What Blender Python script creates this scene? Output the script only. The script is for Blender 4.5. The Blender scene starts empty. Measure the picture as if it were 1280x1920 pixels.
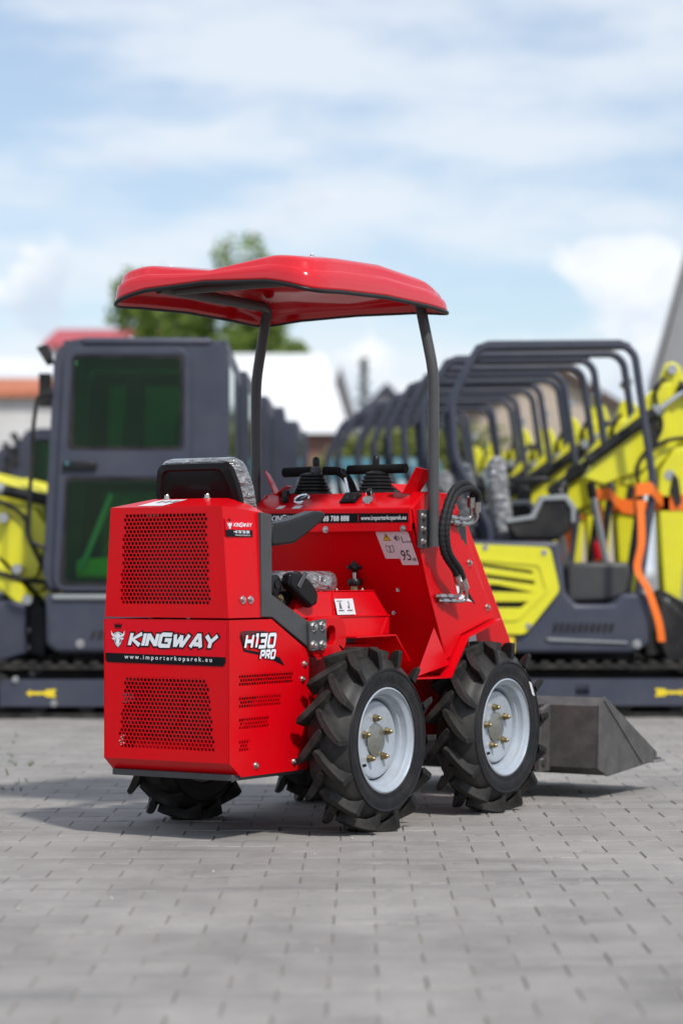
import bpy, bmesh, math, random
from mathutils import Vector, Matrix
random.seed(7)
R = math.radians
scene = bpy.context.scene
C = scene.collection

# ------------------------------------------------------------------ camera
cd = bpy.data.cameras.new('camera'); cam = bpy.data.objects.new('camera', cd); C.objects.link(cam)
cam.location = (0, 0, .835); cam.rotation_euler = (R(90), 0, 0)
cd.sensor_fit = 'VERTICAL'; cd.sensor_height = 36; cd.lens = 85.0; cd.shift_y = 115/1920
cd.clip_end = 3000; cd.dof.use_dof = True; cd.dof.focus_distance = 7.75; cd.dof.aperture_fstop = 2.2
scene.camera = cam

# ------------------------------------------------------------------ sky and sun
SUN = Vector((.41, -.74, 1.0)).normalized()
w = bpy.data.worlds.new('World'); scene.world = w; w.use_nodes = True
nt = w.node_tree; nt.nodes.clear()
def nd(t, **k):
    n = nt.nodes.new(t)
    for a, b in k.items(): setattr(n, a, b)
    return n
wo = nd('ShaderNodeOutputWorld'); bg = nd('ShaderNodeBackground'); bg.inputs['Strength'].default_value = .106
sky = nd('ShaderNodeTexSky', sky_type='NISHITA', sun_disc=False)
sky.sun_elevation = math.asin(SUN.z); sky.sun_rotation = math.atan2(SUN.x, SUN.y)
sky.air_density = 1.0; sky.dust_density = .6; sky.ozone_density = 2.0
tc = nd('ShaderNodeTexCoord')
def noise(scale, detail, rough, mscale, loc=(0, 0, 0), dist=0):
    m = nd('ShaderNodeMapping'); m.inputs['Scale'].default_value = mscale; m.inputs['Location'].default_value = loc
    n = nd('ShaderNodeTexNoise'); n.inputs['Scale'].default_value = scale; n.inputs['Detail'].default_value = detail
    n.inputs['Roughness'].default_value = rough; n.inputs['Distortion'].default_value = dist
    nt.links.new(tc.outputs['Generated'], m.inputs['Vector']); nt.links.new(m.outputs[0], n.inputs['Vector'])
    return n.outputs['Fac']
def ramp(src, a, b, c0=(0, 0, 0, 1), c1=(1, 1, 1, 1)):
    r = nd('ShaderNodeValToRGB'); r.color_ramp.interpolation = 'EASE'
    r.color_ramp.elements[0].position = a; r.color_ramp.elements[1].position = b
    r.color_ramp.elements[0].color = c0; r.color_ramp.elements[1].color = c1
    nt.links.new(src, r.inputs[0]); return r.outputs[0]
def wmix(fac, a, b):
    m = nd('ShaderNodeMix', data_type='RGBA'); 
    nt.links.new(fac, m.inputs[0])
    for s, i in ((a, 6), (b, 7)):
        if isinstance(s, tuple): m.inputs[i].default_value = s
        else: nt.links.new(s, m.inputs[i])
    return m.outputs[2]
def wmath(op, a, b):
    m = nd('ShaderNodeMath', operation=op)
    for s, i in ((a, 0), (b, 1)):
        if isinstance(s, (int, float)): m.inputs[i].default_value = s
        else: nt.links.new(s, m.inputs[i])
    return m.outputs[0]
wisp = ramp(noise(7, 6, .55, (1, 1, 3.6), (3.1, 0, .37)), .36, .62)
wisp = wmath('ADD', wmath('MULTIPLY', wisp, .60), .22)
base = wmix(wisp, sky.outputs[0], (6.35, 6.75, 7.25, 1))
sep = nd('ShaderNodeSeparateXYZ'); nt.links.new(tc.outputs['Generated'], sep.inputs[0])
lump = noise(13, 7, .55, (1, 1, 1.5), (.6, 0, .1), .2)
cm = wmath('SUBTRACT', lump, wmath('MULTIPLY', sep.outputs['Z'], 1.5))
cum = ramp(cm, .36, .42)
tint = ramp(noise(9, 6, .5, (1, 1, 2.2), (7.7, 0, .2)), .38, .6, (4.9, 5.6, 6.6, 1), (7.6, 7.75, 7.95, 1))
full = wmix(wmath('MULTIPLY', cum, .85), base, tint)
nt.links.new(full, bg.inputs[0]); nt.links.new(bg.outputs[0], wo.inputs[0])

sl = bpy.data.lights.new('sun', 'SUN'); sl.energy = 2.6; sl.angle = R(4); sl.color = (1, .955, .89)
so = bpy.data.objects.new('sun', sl); C.objects.link(so); so.rotation_euler = SUN.to_track_quat('Z', 'Y').to_euler()
so.location = (6, -10, 15)
vs = scene.view_settings; vs.view_transform = 'Standard'; vs.look = 'None'; vs.gamma = 1; vs.exposure = 0.37
vs.use_curve_mapping = False

# ------------------------------------------------------------------ materials
MATS = {}
def mat(name, col, rough=.5, metal=0, coat=0, var=0, vscale=8, bump=0, bscale=60, dirt=None, dscale=5, damt=.5, spec=.5, rvar=0, trans=0, sheen=0):
    m = bpy.data.materials.new(name); m.use_nodes = True; t = m.node_tree; b = t.nodes['Principled BSDF']
    b.inputs['Roughness'].default_value = rough; b.inputs['Metallic'].default_value = metal
    b.inputs['Coat Weight'].default_value = coat; b.inputs['Coat Roughness'].default_value = .08
    b.inputs['Specular IOR Level'].default_value = spec
    c = (*col, 1); b.inputs['Base Color'].default_value = c
    tcn = t.nodes.new('ShaderNodeTexCoord')
    def nz(s, d=5, r=.6):
        n = t.nodes.new('ShaderNodeTexNoise'); n.inputs['Scale'].default_value = s; n.inputs['Detail'].default_value = d
        n.inputs['Roughness'].default_value = r; t.links.new(tcn.outputs['Object'], n.inputs['Vector']); return n.outputs['Fac']
    out = None
    if var:
        r = t.nodes.new('ShaderNodeValToRGB'); t.links.new(nz(vscale), r.inputs[0])
        r.color_ramp.elements[0].position = .3; r.color_ramp.elements[1].position = .7
        r.color_ramp.elements[0].color = (*[x*(1-var) for x in col], 1); r.color_ramp.elements[1].color = (*[min(1, x*(1+var)) for x in col], 1)
        out = r.outputs[0]
    if dirt:
        r = t.nodes.new('ShaderNodeValToRGB'); t.links.new(nz(dscale, 8, .65), r.inputs[0])
        r.color_ramp.elements[0].position = .42; r.color_ramp.elements[1].position = .72
        r.color_ramp.elements[1].color = (damt, damt, damt, 1)
        mx = t.nodes.new('ShaderNodeMix'); mx.data_type = 'RGBA'; t.links.new(r.outputs[0], mx.inputs[0])
        if out: t.links.new(out, mx.inputs[6])
        else: mx.inputs[6].default_value = c
        mx.inputs[7].default_value = (*dirt, 1); out = mx.outputs[2]
    if out: t.links.new(out, b.inputs['Base Color'])
    if rvar:
        mr = t.nodes.new('ShaderNodeMapRange'); t.links.new(nz(vscale*1.7), mr.inputs[0])
        mr.inputs[3].default_value = max(.02, rough-rvar); mr.inputs[4].default_value = min(1, rough+rvar); t.links.new(mr.outputs[0], b.inputs['Roughness'])
    if bump:
        bp = t.nodes.new('ShaderNodeBump'); bp.inputs['Strength'].default_value = bump; bp.inputs['Distance'].default_value = .004
        t.links.new(nz(bscale, 6), bp.inputs['Height']); t.links.new(bp.outputs[0], b.inputs['Normal'])
    MATS[name] = m; return m
mat('red', (.64, .0006, .006), .26, coat=.02, spec=.17, dirt=(.42, .018, .018), dscale=4, damt=.25, var=.03, vscale=3, rvar=.06, bump=.02, bscale=30)
mat('canopy_red', (.62, .004, .012), .16, coat=.5, rvar=.05, bump=.03, bscale=6)
mat('grey_steel', (.066, .066, .069), .42, spec=.3, var=.12, rvar=.08, bump=.05, bscale=200)
mat('bucket_grey', (.072, .069, .068), .45, spec=.3, var=.12, vscale=12, rvar=.1, dirt=(.17, .16, .15), dscale=16, damt=.4)
mat('black_plastic', (.012, .012, .013), .38, spec=.3, var=.2, bump=.05, bscale=150)
mat('gloss_black', (.009, .008, .009), .22, spec=.16)
mat('foam', (.008, .008, .008), .85, spec=.2, bump=.3, bscale=300)
mat('rubber', (.009, .009, .011), .42, spec=.22, var=.25, vscale=20, dirt=(.07, .065, .06), dscale=10, damt=.22, bump=.08, bscale=90)
mat('carcass', (.015, .015, .016), .5, spec=.3, var=.25, vscale=20, dirt=(.09, .083, .07), dscale=11, damt=.42, bump=.12, bscale=90)
mat('tread', (.015, .0145, .0145), .68, spec=.25, var=.2, vscale=25, dirt=(.10, .092, .08), dscale=14, damt=.42, bump=.2, bscale=120)
mat('rim', (.43, .48, .54), .36, metal=.25, var=.05, rvar=.08, dirt=(.24, .22, .19), dscale=14, damt=.4)
mat('hubcap', (.30, .30, .27), .35, metal=.8, var=.2, vscale=60)
mat('brass', (.30, .245, .14), .45, metal=1, var=.2, vscale=80)
mat('steel', (.50, .49, .48), .34, metal=1, var=.1, vscale=60)
mat('chrome', (.8, .8, .82), .12, metal=1)
mat('decal_black', (.006, .006, .008), .35, spec=.12)
mat('decal_white', (.78, .80, .84), .35)
mat('decal_red', (.66, .001, .012), .34, spec=.2)
mat('decal_darkred', (.10, .006, .012), .3)
mat('paper', (.70, .69, .72), .5, var=.03)
mat('warn_yellow', (.8, .6, .02), .45)
mat('decal_grey', (.12, .12, .13), .5)
mat('yellow', (.72, .68, .02), .34, coat=.15, var=.04, vscale=3, dirt=(.45, .38, .05), damt=.2)
mat('exc_grey', (.050, .056, .082), .42, spec=.3, var=.12, vscale=4, rvar=.08, dirt=(.11, .11, .115), damt=.25)
mat('exc_black', (.012, .012, .014), .55, spec=.25, var=.3, dirt=(.09, .085, .075), dscale=6, damt=.4)
mat('track_rubber', (.015, .015, .015), .7, spec=.2, dirt=(.12, .11, .095), dscale=7, damt=.5, var=.2)
mat('light_grey', (.26, .28, .29), .45)
mat('orange', (.88, .17, .01), .6, bump=.2, bscale=200)
mat('lamp_red', (.6, .01, .02), .3)
mat('white_paint', (.74, .75, .77), .5, var=.04, vscale=.5, dirt=(.5, .5, .5), dscale=.7, damt=.3)
mat('white_wall', (.62, .61, .60), .8, var=.06, vscale=.6, dirt=(.42, .40, .37), dscale=.8, damt=.4)
mat('beige', (.50, .42, .34), .85, var=.06, vscale=.7, dirt=(.36, .3, .25), dscale=.6, damt=.4)
mat('brown_roof', (.10, .065, .05), .7, var=.2)
mat('red_roof', (.44, .07, .08), .6, var=.12, vscale=1.5)
mat('orange_roof', (.48, .16, .08), .8, var=.25, vscale=2)
mat('brick', (.22, .12, .10), .85, var=.2, vscale=2)
mat('shed_grey', (.30, .30, .31), .6, var=.06, vscale=.6)
mat('teal', (.04, .15, .19), .35, coat=.3, var=.05)
mat('pale', (.5, .56, .58), .4)
mat('bark', (.09, .065, .045), .9, var=.3, bump=.5, bscale=12)
mat('seat_dark', (.016, .016, .018), .6, spec=.25, var=.2)
mat('sand', (.215, .200, .18), .95, var=.45, vscale=2.5, bump=.4, bscale=90)
mat('green_weed', (.06, .11, .025), .7, var=.3)
mat('stone', (.45, .43, .40), .8, var=.2)

def leafmat(name, a, b):
    m = bpy.data.materials.new(name); m.use_nodes = True; t = m.node_tree; p = t.nodes['Principled BSDF']
    g = t.nodes.new('ShaderNodeNewGeometry'); r = t.nodes.new('ShaderNodeValToRGB')
    r.color_ramp.elements[0].color = (*a, 1); r.color_ramp.elements[1].color = (*b, 1)
    t.links.new(g.outputs['Random Per Island'], r.inputs[0]); t.links.new(r.outputs[0], p.inputs['Base Color'])
    p.inputs['Roughness'].default_value = .55
    tr = t.nodes.new('ShaderNodeBsdfTranslucent'); mx = t.nodes.new('ShaderNodeMixShader'); mx.inputs[0].default_value = .35
    t.links.new(r.outputs[0], tr.inputs[0]); t.links.new(p.outputs[0], mx.inputs[1]); t.links.new(tr.outputs[0], mx.inputs[2])
    t.links.new(mx.outputs[0], t.nodes['Material Output'].inputs[0]); MATS[name] = m
leafmat('leaf', (.10, .16, .022), (.24, .34, .06))
leafmat('leaf_bush', (.12, .15, .03), (.24, .27, .06))
leafmat('leaf_conifer', (.03, .06, .035), (.06, .10, .05))

def glassmat(name, tint, rough=.03, ior=1.22):
    m = bpy.data.materials.new(name); m.use_nodes = True; t = m.node_tree; t.nodes.clear()
    o = t.nodes.new('ShaderNodeOutputMaterial'); tr = t.nodes.new('ShaderNodeBsdfTransparent'); gl = t.nodes.new('ShaderNodeBsdfGlossy')
    tr.inputs[0].default_value = (*tint, 1); gl.inputs['Roughness'].default_value = rough; gl.inputs[0].default_value = (.9, .95, .92, 1)
    fr = t.nodes.new('ShaderNodeFresnel'); fr.inputs[0].default_value = ior; mx = t.nodes.new('ShaderNodeMixShader')
    t.links.new(fr.outputs[0], mx.inputs[0]); t.links.new(tr.outputs[0], mx.inputs[1]); t.links.new(gl.outputs[0], mx.inputs[2])
    t.links.new(mx.outputs[0], o.inputs[0]); MATS[name] = m
glassmat('green_glass', (.46, .84, .54), ior=1.3); glassmat('side_glass', (.42, .72, .46), ior=1.5)

def wrapmat():
    # clear packing film, creased, over a dark seat
    m = mat('film', (.20, .205, .215), .16, coat=.7, spec=.7)
    t = m.node_tree; b = t.nodes['Principled BSDF']; tcn = t.nodes.new('ShaderNodeTexCoord')
    mp = t.nodes.new('ShaderNodeMapping'); mp.inputs['Scale'].default_value = (1, 1, 2.2); mp.inputs['Rotation'].default_value = (.5, .3, .6)
    v = t.nodes.new('ShaderNodeTexVoronoi'); v.feature = 'DISTANCE_TO_EDGE'; v.inputs['Scale'].default_value = 11
    n = t.nodes.new('ShaderNodeTexNoise'); n.inputs['Scale'].default_value = 13; n.inputs['Detail'].default_value = 3; n.inputs['Distortion'].default_value = 2.2
    t.links.new(tcn.outputs['Object'], mp.inputs[0]); t.links.new(mp.outputs[0], v.inputs['Vector']); t.links.new(mp.outputs[0], n.inputs['Vector'])
    ad = t.nodes.new('ShaderNodeMath'); ad.operation = 'ADD'; t.links.new(v.outputs['Distance'], ad.inputs[0]); t.links.new(n.outputs['Fac'], ad.inputs[1])
    bp = t.nodes.new('ShaderNodeBump'); bp.inputs['Strength'].default_value = 1.0; bp.inputs['Distance'].default_value = .02
    t.links.new(ad.outputs[0], bp.inputs['Height']); t.links.new(bp.outputs[0], b.inputs['Normal']); t.links.new(bp.outputs[0], b.inputs['Coat Normal'])
    r = t.nodes.new('ShaderNodeValToRGB'); r.color_ramp.elements[0].position = .35; r.color_ramp.elements[1].position = .7
    r.color_ramp.elements[0].color = (.10, .102, .108, 1); r.color_ramp.elements[1].color = (.34, .35, .37, 1)
    t.links.new(n.outputs['Fac'], r.inputs[0]); t.links.new(r.outputs[0], b.inputs['Base Color'])
wrapmat()

def pavermat():
    m = bpy.data.materials.new('paver'); m.use_nodes = True; t = m.node_tree; b = t.nodes['Principled BSDF']
    g = t.nodes.new('ShaderNodeNewGeometry'); oi = t.nodes.new('ShaderNodeObjectInfo')
    def nz(s, d, r, sc=(1, 1, 1)):
        mp = t.nodes.new('ShaderNodeMapping'); mp.inputs['Scale'].default_value = sc; t.links.new(g.outputs['Position'], mp.inputs[0])
        n = t.nodes.new('ShaderNodeTexNoise'); n.inputs['Scale'].default_value = s; n.inputs['Detail'].default_value = d; n.inputs['Roughness'].default_value = r
        t.links.new(mp.outputs[0], n.inputs['Vector']); return n.outputs['Fac']
    def mth(op, a, c):
        k = t.nodes.new('ShaderNodeMath'); k.operation = op
        for s, i in ((a, 0), (c, 1)):
            if isinstance(s, (int, float)): k.inputs[i].default_value = s
            else: t.links.new(s, k.inputs[i])
        return k.outputs[0]
    big = nz(.8, 5, .6); mid = nz(5, 6, .6, (1, .6, 1)); fine = nz(160, 4, .7)
    rnd = mth('FRACT', mth('ADD', oi.outputs['Random'], g.outputs['Random Per Island']), 0)
    v = mth('ADD', mth('MULTIPLY', big, 1.1), mth('MULTIPLY', mid, .8)); v = mth('ADD', v, mth('MULTIPLY', fine, .55)); v = mth('ADD', v, mth('MULTIPLY', rnd, .16))
    mr = t.nodes.new('ShaderNodeMapRange'); t.links.new(v, mr.inputs[0]); mr.inputs[1].default_value = .75; mr.inputs[2].default_value = 1.65
    r = t.nodes.new('ShaderNodeValToRGB'); t.links.new(mr.outputs[0], r.inputs[0])
    r.color_ramp.elements[0].color = (.145, .137, .130, 1); r.color_ramp.elements[1].color = (.36, .340, .320, 1)
    # tyre scuffs: dark smears along the driving direction
    sc = nz(2.2, 9, .7, (.5, 3.0, 1)); rs = t.nodes.new('ShaderNodeValToRGB'); t.links.new(sc, rs.inputs[0])
    rs.color_ramp.elements[0].position = .53; rs.color_ramp.elements[1].position = .72; rs.color_ramp.elements[1].color = (.6, .6, .6, 1)
    mx = t.nodes.new('ShaderNodeMix'); mx.data_type = 'RGBA'; t.links.new(rs.outputs[0], mx.inputs[0]); t.links.new(r.outputs[0], mx.inputs[6]); mx.inputs[7].default_value = (.11, .11, .115, 1)
    t.links.new(mx.outputs[2], b.inputs['Base Color']); b.inputs['Roughness'].default_value = .8
    bp = t.nodes.new('ShaderNodeBump'); bp.inputs['Strength'].default_value = .6; bp.inputs['Distance'].default_value = .004
    t.links.new(mth('ADD', fine, mth('MULTIPLY', mid, 1.5)), bp.inputs['Height']); t.links.new(bp.outputs[0], b.inputs['Normal']); MATS['paver'] = m
pavermat()

# ------------------------------------------------------------------ mesh helpers
class MB:
    def __init__(s): s.v = []; s.f = []
    def add(s, v, f):
        o = len(s.v); s.v += [tuple(p) for p in v]; s.f += [tuple(i+o for i in q) for q in f]; return s
    def box(s, a, b):
        x0, y0, z0 = a; x1, y1, z1 = b
        return s.add([(x0,y0,z0),(x1,y0,z0),(x1,y1,z0),(x0,y1,z0),(x0,y0,z1),(x1,y0,z1),(x1,y1,z1),(x0,y1,z1)],
                     [(0,3,2,1),(4,5,6,7),(0,1,5,4),(1,2,6,5),(2,3,7,6),(3,0,4,7)])
    def prism(s, poly, axis, a, b):
        """poly in the two other axes (x:(y,z) y:(x,z) z:(x,y)); extruded from a to b"""
        def p3(p, h): return {'x': (h, p[0], p[1]), 'y': (p[0], h, p[1]), 'z': (p[0], p[1], h)}[axis]
        n = len(poly)
        return s.add([p3(p, a) for p in poly]+[p3(p, b) for p in poly],
                     [tuple(range(n))[::-1], tuple(range(n, 2*n))]+[(i, (i+1) % n, n+(i+1) % n, n+i) for i in range(n)])
    def cyl(s, p0, p1, r0, r1=None, n=16, caps=True):
        r1 = r0 if r1 is None else r1; p0 = Vector(p0); p1 = Vector(p1); d = (p1-p0).normalized()
        u = d.orthogonal().normalized(); w_ = d.cross(u); v = []
        for p, r in ((p0, r0), (p1, r1)):
            v += [p+(u*math.cos(2*math.pi*i/n)+w_*math.sin(2*math.pi*i/n))*r for i in range(n)]
        f = [(i, (i+1) % n, n+(i+1) % n, n+i) for i in range(n)]
        if caps: f += [tuple(range(n))[::-1], tuple(range(n, 2*n))]
        return s.add(v, f)
    def tube(s, path, r, n=12, closed=False, caps=True):
        path = [Vector(p) for p in path]; m = len(path); v = []; u = None
        for i, p in enumerate(path):
            a = path[i-1] if (i or closed) else p; b = path[(i+1) % m] if (i < m-1 or closed) else p
            d = (b-a).normalized()
            u = d.orthogonal().normalized() if u is None else (u-d*u.dot(d)).normalized()
            w_ = d.cross(u); rr = r[i] if isinstance(r, (list, tuple)) else r
            v += [p+(u*math.cos(2*math.pi*k/n)+w_*math.sin(2*math.pi*k/n))*rr for k in range(n)]
        f = []
        for i in range(m if closed else m-1):
            j = (i+1) % m
            f += [(i*n+k, i*n+(k+1) % n, j*n+(k+1) % n, j*n+k) for k in range(n)]
        if caps and not closed: f += [tuple(range(n))[::-1], tuple(range((m-1)*n, m*n))]
        return s.add(v, f)
    def lathe(s, prof, o, ax, n=48, closed=False):
        """prof: (along axis, radius)"""
        o = Vector(o); ax = Vector(ax).normalized(); u = ax.orthogonal().normalized(); w_ = ax.cross(u); m = len(prof); v = []
        for a, r in prof:
            v += [o+ax*a+(u*math.cos(2*math.pi*k/n)+w_*math.sin(2*math.pi*k/n))*r for k in range(n)]
        f = []
        for i in range(m if closed else m-1):
            j = (i+1) % m
            f += [(i*n+k, i*n+(k+1) % n, j*n+(k+1) % n, j*n+k) for k in range(n)]
        if not closed:
            if prof[0][1] > 1e-5: f.append(tuple(range(n))[::-1])
            if prof[-1][1] > 1e-5: f.append(tuple(range((m-1)*n, m*n)))
        return s.add(v, f)
    def plate(s, outer, holes, fr, t):
        """flat plate with openings. fr = (origin, u, v, normal); thickness t goes against the normal"""
        O, U, V, N = [Vector(q) for q in fr]; bm = bmesh.new(); loops = []
        for lp in [outer]+list(holes):
            vs_ = [bm.verts.new((p[0], p[1], 0)) for p in lp]; loops.append(vs_)
        eds = [bm.edges.new((l[i], l[(i+1) % len(l)])) for l in loops for i in range(len(l))]
        bmesh.ops.triangle_fill(bm, use_beauty=True, use_dissolve=False, edges=eds); bm.verts.index_update()
        pts = [v.co.copy() for v in bm.verts]; n = len(pts); fs = [tuple(v.index for v in f.verts) for f in bm.faces]
        V3 = [O+U*p.x+V*p.y for p in pts]; V3 += [q-N*t for q in V3]
        F = fs+[tuple(i+n for i in f[::-1]) for f in fs]
        for l in loops:
            for i in range(len(l)):
                a, b = l[i].index, l[(i+1) % len(l)].index; F.append((a, b, b+n, a+n))
        bm.free(); return s.add(V3, F)
    def xf(s, M):
        s.v = [tuple(M @ Vector(p)) for p in s.v]; return s
    def build(s, name, m, parent=None, smooth=None, bevel=0, seg=2):
        me = bpy.data.meshes.new(name); me.from_pydata(s.v, [], s.f)
        bm = bmesh.new(); bm.from_mesh(me); bmesh.ops.recalc_face_normals(bm, faces=bm.faces); bm.to_mesh(me); bm.free()
        me.materials.append(MATS[m]); o = bpy.data.objects.new(name, me); C.objects.link(o); o.parent = parent
        if smooth is not None or bevel:
            me.shade_smooth(); me.set_sharp_from_angle(angle=R(smooth if smooth else 40))
        if bevel:
            b = o.modifiers.new('bevel', 'BEVEL'); b.width = bevel; b.segments = seg; b.limit_method = 'ANGLE'; b.angle_limit = R(35); b.harden_normals = False
        return o
def tag(o, label=None, cat=None, group=None, kind=None):
    for k, v in (('label', label), ('category', cat), ('group', group), ('kind', kind)):
        if v: o[k] = v
    return o
def empty(name, loc, rz=0):
    o = bpy.data.objects.new(name, None); C.objects.link(o); o.location = loc; o.rotation_euler = (0, 0, rz); o.empty_display_size = .1; return o
def copy_tree(o, parent=None):
    c = o.copy(); C.objects.link(c); c.parent = parent
    if parent: c.matrix_parent_inverse = o.matrix_parent_inverse.copy()
    for ch in list(o.children): copy_tree(ch, c)
    return c
def arc(pts, r=.02, n=5):
    """round the corners of a closed polygon"""
    out = []; m = len(pts)
    for i in range(m):
        a, b, c = Vector(pts[i-1]).to_2d(), Vector(pts[i]).to_2d(), Vector(pts[(i+1) % m]).to_2d()
        d = min(r, (a-b).length*.48, (c-b).length*.48); p = b+(a-b).normalized()*d; q = b+(c-b).normalized()*d
        for k in range(n+1):
            t = k/n; out.append(tuple((p*(1-t)+b*t)*(1-t)+(b*(1-t)+q*t)*t))
    return out
def bend(pts, r=.08, n=6):
    """round the corners of an open 3-D path"""
    P = [Vector(p) for p in pts]; out = [P[0]]
    for i in range(1, len(P)-1):
        a, b, c = P[i-1], P[i], P[i+1]; d = min(r, (a-b).length*.48, (c-b).length*.48)
        p = b+(a-b).normalized()*d; q = b+(c-b).normalized()*d
        for k in range(n+1):
            t = k/n; out.append((p*(1-t)+b*t)*(1-t)+(b*(1-t)+q*t)*t)
    return out+[P[-1]]
def spline(pts, n=6):
    P = [Vector(p) for p in pts]; out = []
    for i in range(len(P)-1):
        p0, p1, p2, p3 = P[max(i-1, 0)], P[i], P[i+1], P[min(i+2, len(P)-1)]
        for k in range(n):
            t = k/n; out.append(.5*((2*p1)+(p2-p0)*t+(2*p0-5*p1+4*p2-p3)*t*t+(3*p1-p0-3*p2+p3)*t**3))
    return out+[P[-1]]
def inside(p, poly):
    c = False; j = len(poly)-1
    for i in range(len(poly)):
        a, b = poly[i], poly[j]
        if (a[1] > p[1]) != (b[1] > p[1]) and p[0] < (b[0]-a[0])*(p[1]-a[1])/(b[1]-a[1])+a[0]: c = not c
        j = i
    return c
def honey(region, pitch, fr, t=.0018, hole=.76, margin=.012):
    """sheet of hexagonal holes filling the region, with a plain rim behind the frame's edge"""
    O, U, V, N = [Vector(q) for q in fr]; mb = MB(); Rr = pitch/math.sqrt(3)
    xs = [p[0] for p in region]; ys = [p[1] for p in region]; ca, cb = sum(xs)/len(xs), sum(ys)/len(ys)
    hx, hy = (max(xs)-min(xs))/2, (max(ys)-min(ys))/2
    grow = [(ca+(p[0]-ca)*(1+margin/hx), cb+(p[1]-cb)*(1+margin/hy)) for p in region]
    shr = [(ca+(p[0]-ca)*(1-.30*pitch/hx), cb+(p[1]-cb)*(1-.22*pitch/hy)) for p in region]
    row = pitch*.866; nr = max(1, int(2*hy/row+.12)); ex = int(margin/row)+2; y = cb-row*(nr-1)/2-ex*row; j = 0
    def p3(x, y, d=0): return O+U*x+V*y-N*d
    while y < max(ys)+margin:
        x = min(xs)-margin+(pitch/2 if j % 2 else 0)
        while x < max(xs)+margin:
            if inside((x, y), grow):
                cell = [(x+Rr*math.cos(R(60*k+30)), y+Rr*math.sin(R(60*k+30))) for k in range(6)]
                if inside((x, y), shr):
                    hol = [(x+Rr*hole*math.cos(R(60*k+30)), y+Rr*hole*math.sin(R(60*k+30))) for k in range(6)]
                    mb.add([p3(*q) for q in cell]+[p3(*q) for q in hol]+[p3(*q, t) for q in hol],
                           [(k, (k+1) % 6, 6+(k+1) % 6, 6+k) for k in range(6)]+[(6+k, 6+(k+1) % 6, 12+(k+1) % 6, 12+k) for k in range(6)])
                else: mb.add([p3(*q) for q in cell], [tuple(range(6))])
            x += pitch
        y += pitch*.866; j += 1
    return mb
# flat print ---------------------------------------------------------
def sheet(name, poly, fr, off, m, parent):
    O, U, V, N = [Vector(q) for q in fr]; mb = MB(); mb.add([O+U*p[0]+V*p[1]+N*off for p in poly], [tuple(range(len(poly)))])
    return mb.build(name, m, parent)
def text(name, s, size, fr, pos, off, m, parent, shear=0, bold=0, sx=1, align='LEFT', space=1.0, slope=0):
    cu = bpy.data.curves.new(name, 'FONT'); cu.body = s; cu.size = size; cu.shear = shear; cu.offset = bold; cu.align_x = align; cu.space_character = space; cu.resolution_u = 3
    o = bpy.data.objects.new(name, cu); C.objects.link(o); bpy.context.view_layer.update()
    me = bpy.data.meshes.new_from_object(o.evaluated_get(bpy.context.evaluated_depsgraph_get())); bpy.data.objects.remove(o); bpy.data.curves.remove(cu)
    O, U, V, N = [Vector(q) for q in fr]
    for v in me.vertices:
        x, y = v.co.x*sx+pos[0], v.co.y+pos[1]+slope*v.co.x*sx
        v.co = O+U*x+V*y+N*off
    me.materials.clear(); me.materials.append(MATS[m]); me.name = name
    o = bpy.data.objects.new(name, me); C.objects.link(o); o.parent = parent; return o
GLY = {'K': (.92, [[(0,0),(0,1)], [(.84,1),(.17,.5),(.84,0)]]), 'I': (.25, [[(0,0),(0,1)]]), 'N': (.95, [[(0,0),(0,1)], [(.03,.93),(.72,.07)], [(.75,0),(.75,1)]]),
 'G': (1.05, [[(.86,1),(.12,1),(0,.88),(0,.12),(.12,0),(.82,0),(.82,.52),(.42,.52)]]), 'W': (1.28, [[(0,1),(.16,0)], [(.20,.02),(.54,.92)], [(.54,.92),(.70,0)], [(.74,.02),(1.16,1)]]),
 'A': (1.05, [[(0,0),(.42,1),(.56,1),(.84,0)], [(.3,.24),(.72,.24)]]), 'Y': (.95, [[(0,1),(.42,.46),(.86,1)], [(.42,.46),(.42,0)]]),
 'H': (.95, [[(0,0),(0,1)], [(.74,0),(.74,1)], [(0,.5),(.74,.5)]]), '1': (.42, [[(0,1),(.2,1),(.2,0)]]), '3': (.95, [[(0,1),(.72,1),(.72,0),(0,0)], [(.15,.5),(.72,.5)]]),
 '0': (.95, [[(.08,0),(.66,0),(.74,.1),(.74,.9),(.66,1),(.08,1),(0,.9),(0,.1),(.08,0)]]), 'P': (.92, [[(0,0),(0,1),(.62,1),(.7,.9),(.7,.55),(.62,.45),(0,.45)]]),
 'R': (.92, [[(0,0),(0,1),(.62,1),(.7,.9),(.7,.58),(.62,.48),(0,.48)], [(.4,.48),(.7,0)]]), 'O': (.95, [[(.08,0),(.66,0),(.74,.1),(.74,.9),(.66,1),(.08,1),(0,.9),(0,.1),(.08,0)]])}
def ribbon(pts, hw, ext):
    P = [Vector(p) for p in pts]; closed = (P[0]-P[-1]).length < 1e-6
    if not closed:
        P[0] = P[0]-(P[1]-P[0]).normalized()*ext; P[-1] = P[-1]+(P[-1]-P[-2]).normalized()*ext
    L_, R_ = [], []; n = len(P)
    for i in range(n):
        d0 = (P[i]-P[i-1]).normalized() if i else ((P[0]-P[-2]).normalized() if closed else None)
        d1 = (P[i+1]-P[i]).normalized() if i < n-1 else ((P[1]-P[0]).normalized() if closed else None)
        d0 = d0 or d1; d1 = d1 or d0; m = (d0+d1).normalized() if (d0+d1).length > 1e-4 else d0
        nn = Vector((-m.y, m.x)); k = hw/max(.78, nn.dot(Vector((-d0.y, d0.x)))); L_.append(P[i]+nn*k); R_.append(P[i]-nn*k)
    return L_, R_
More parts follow.
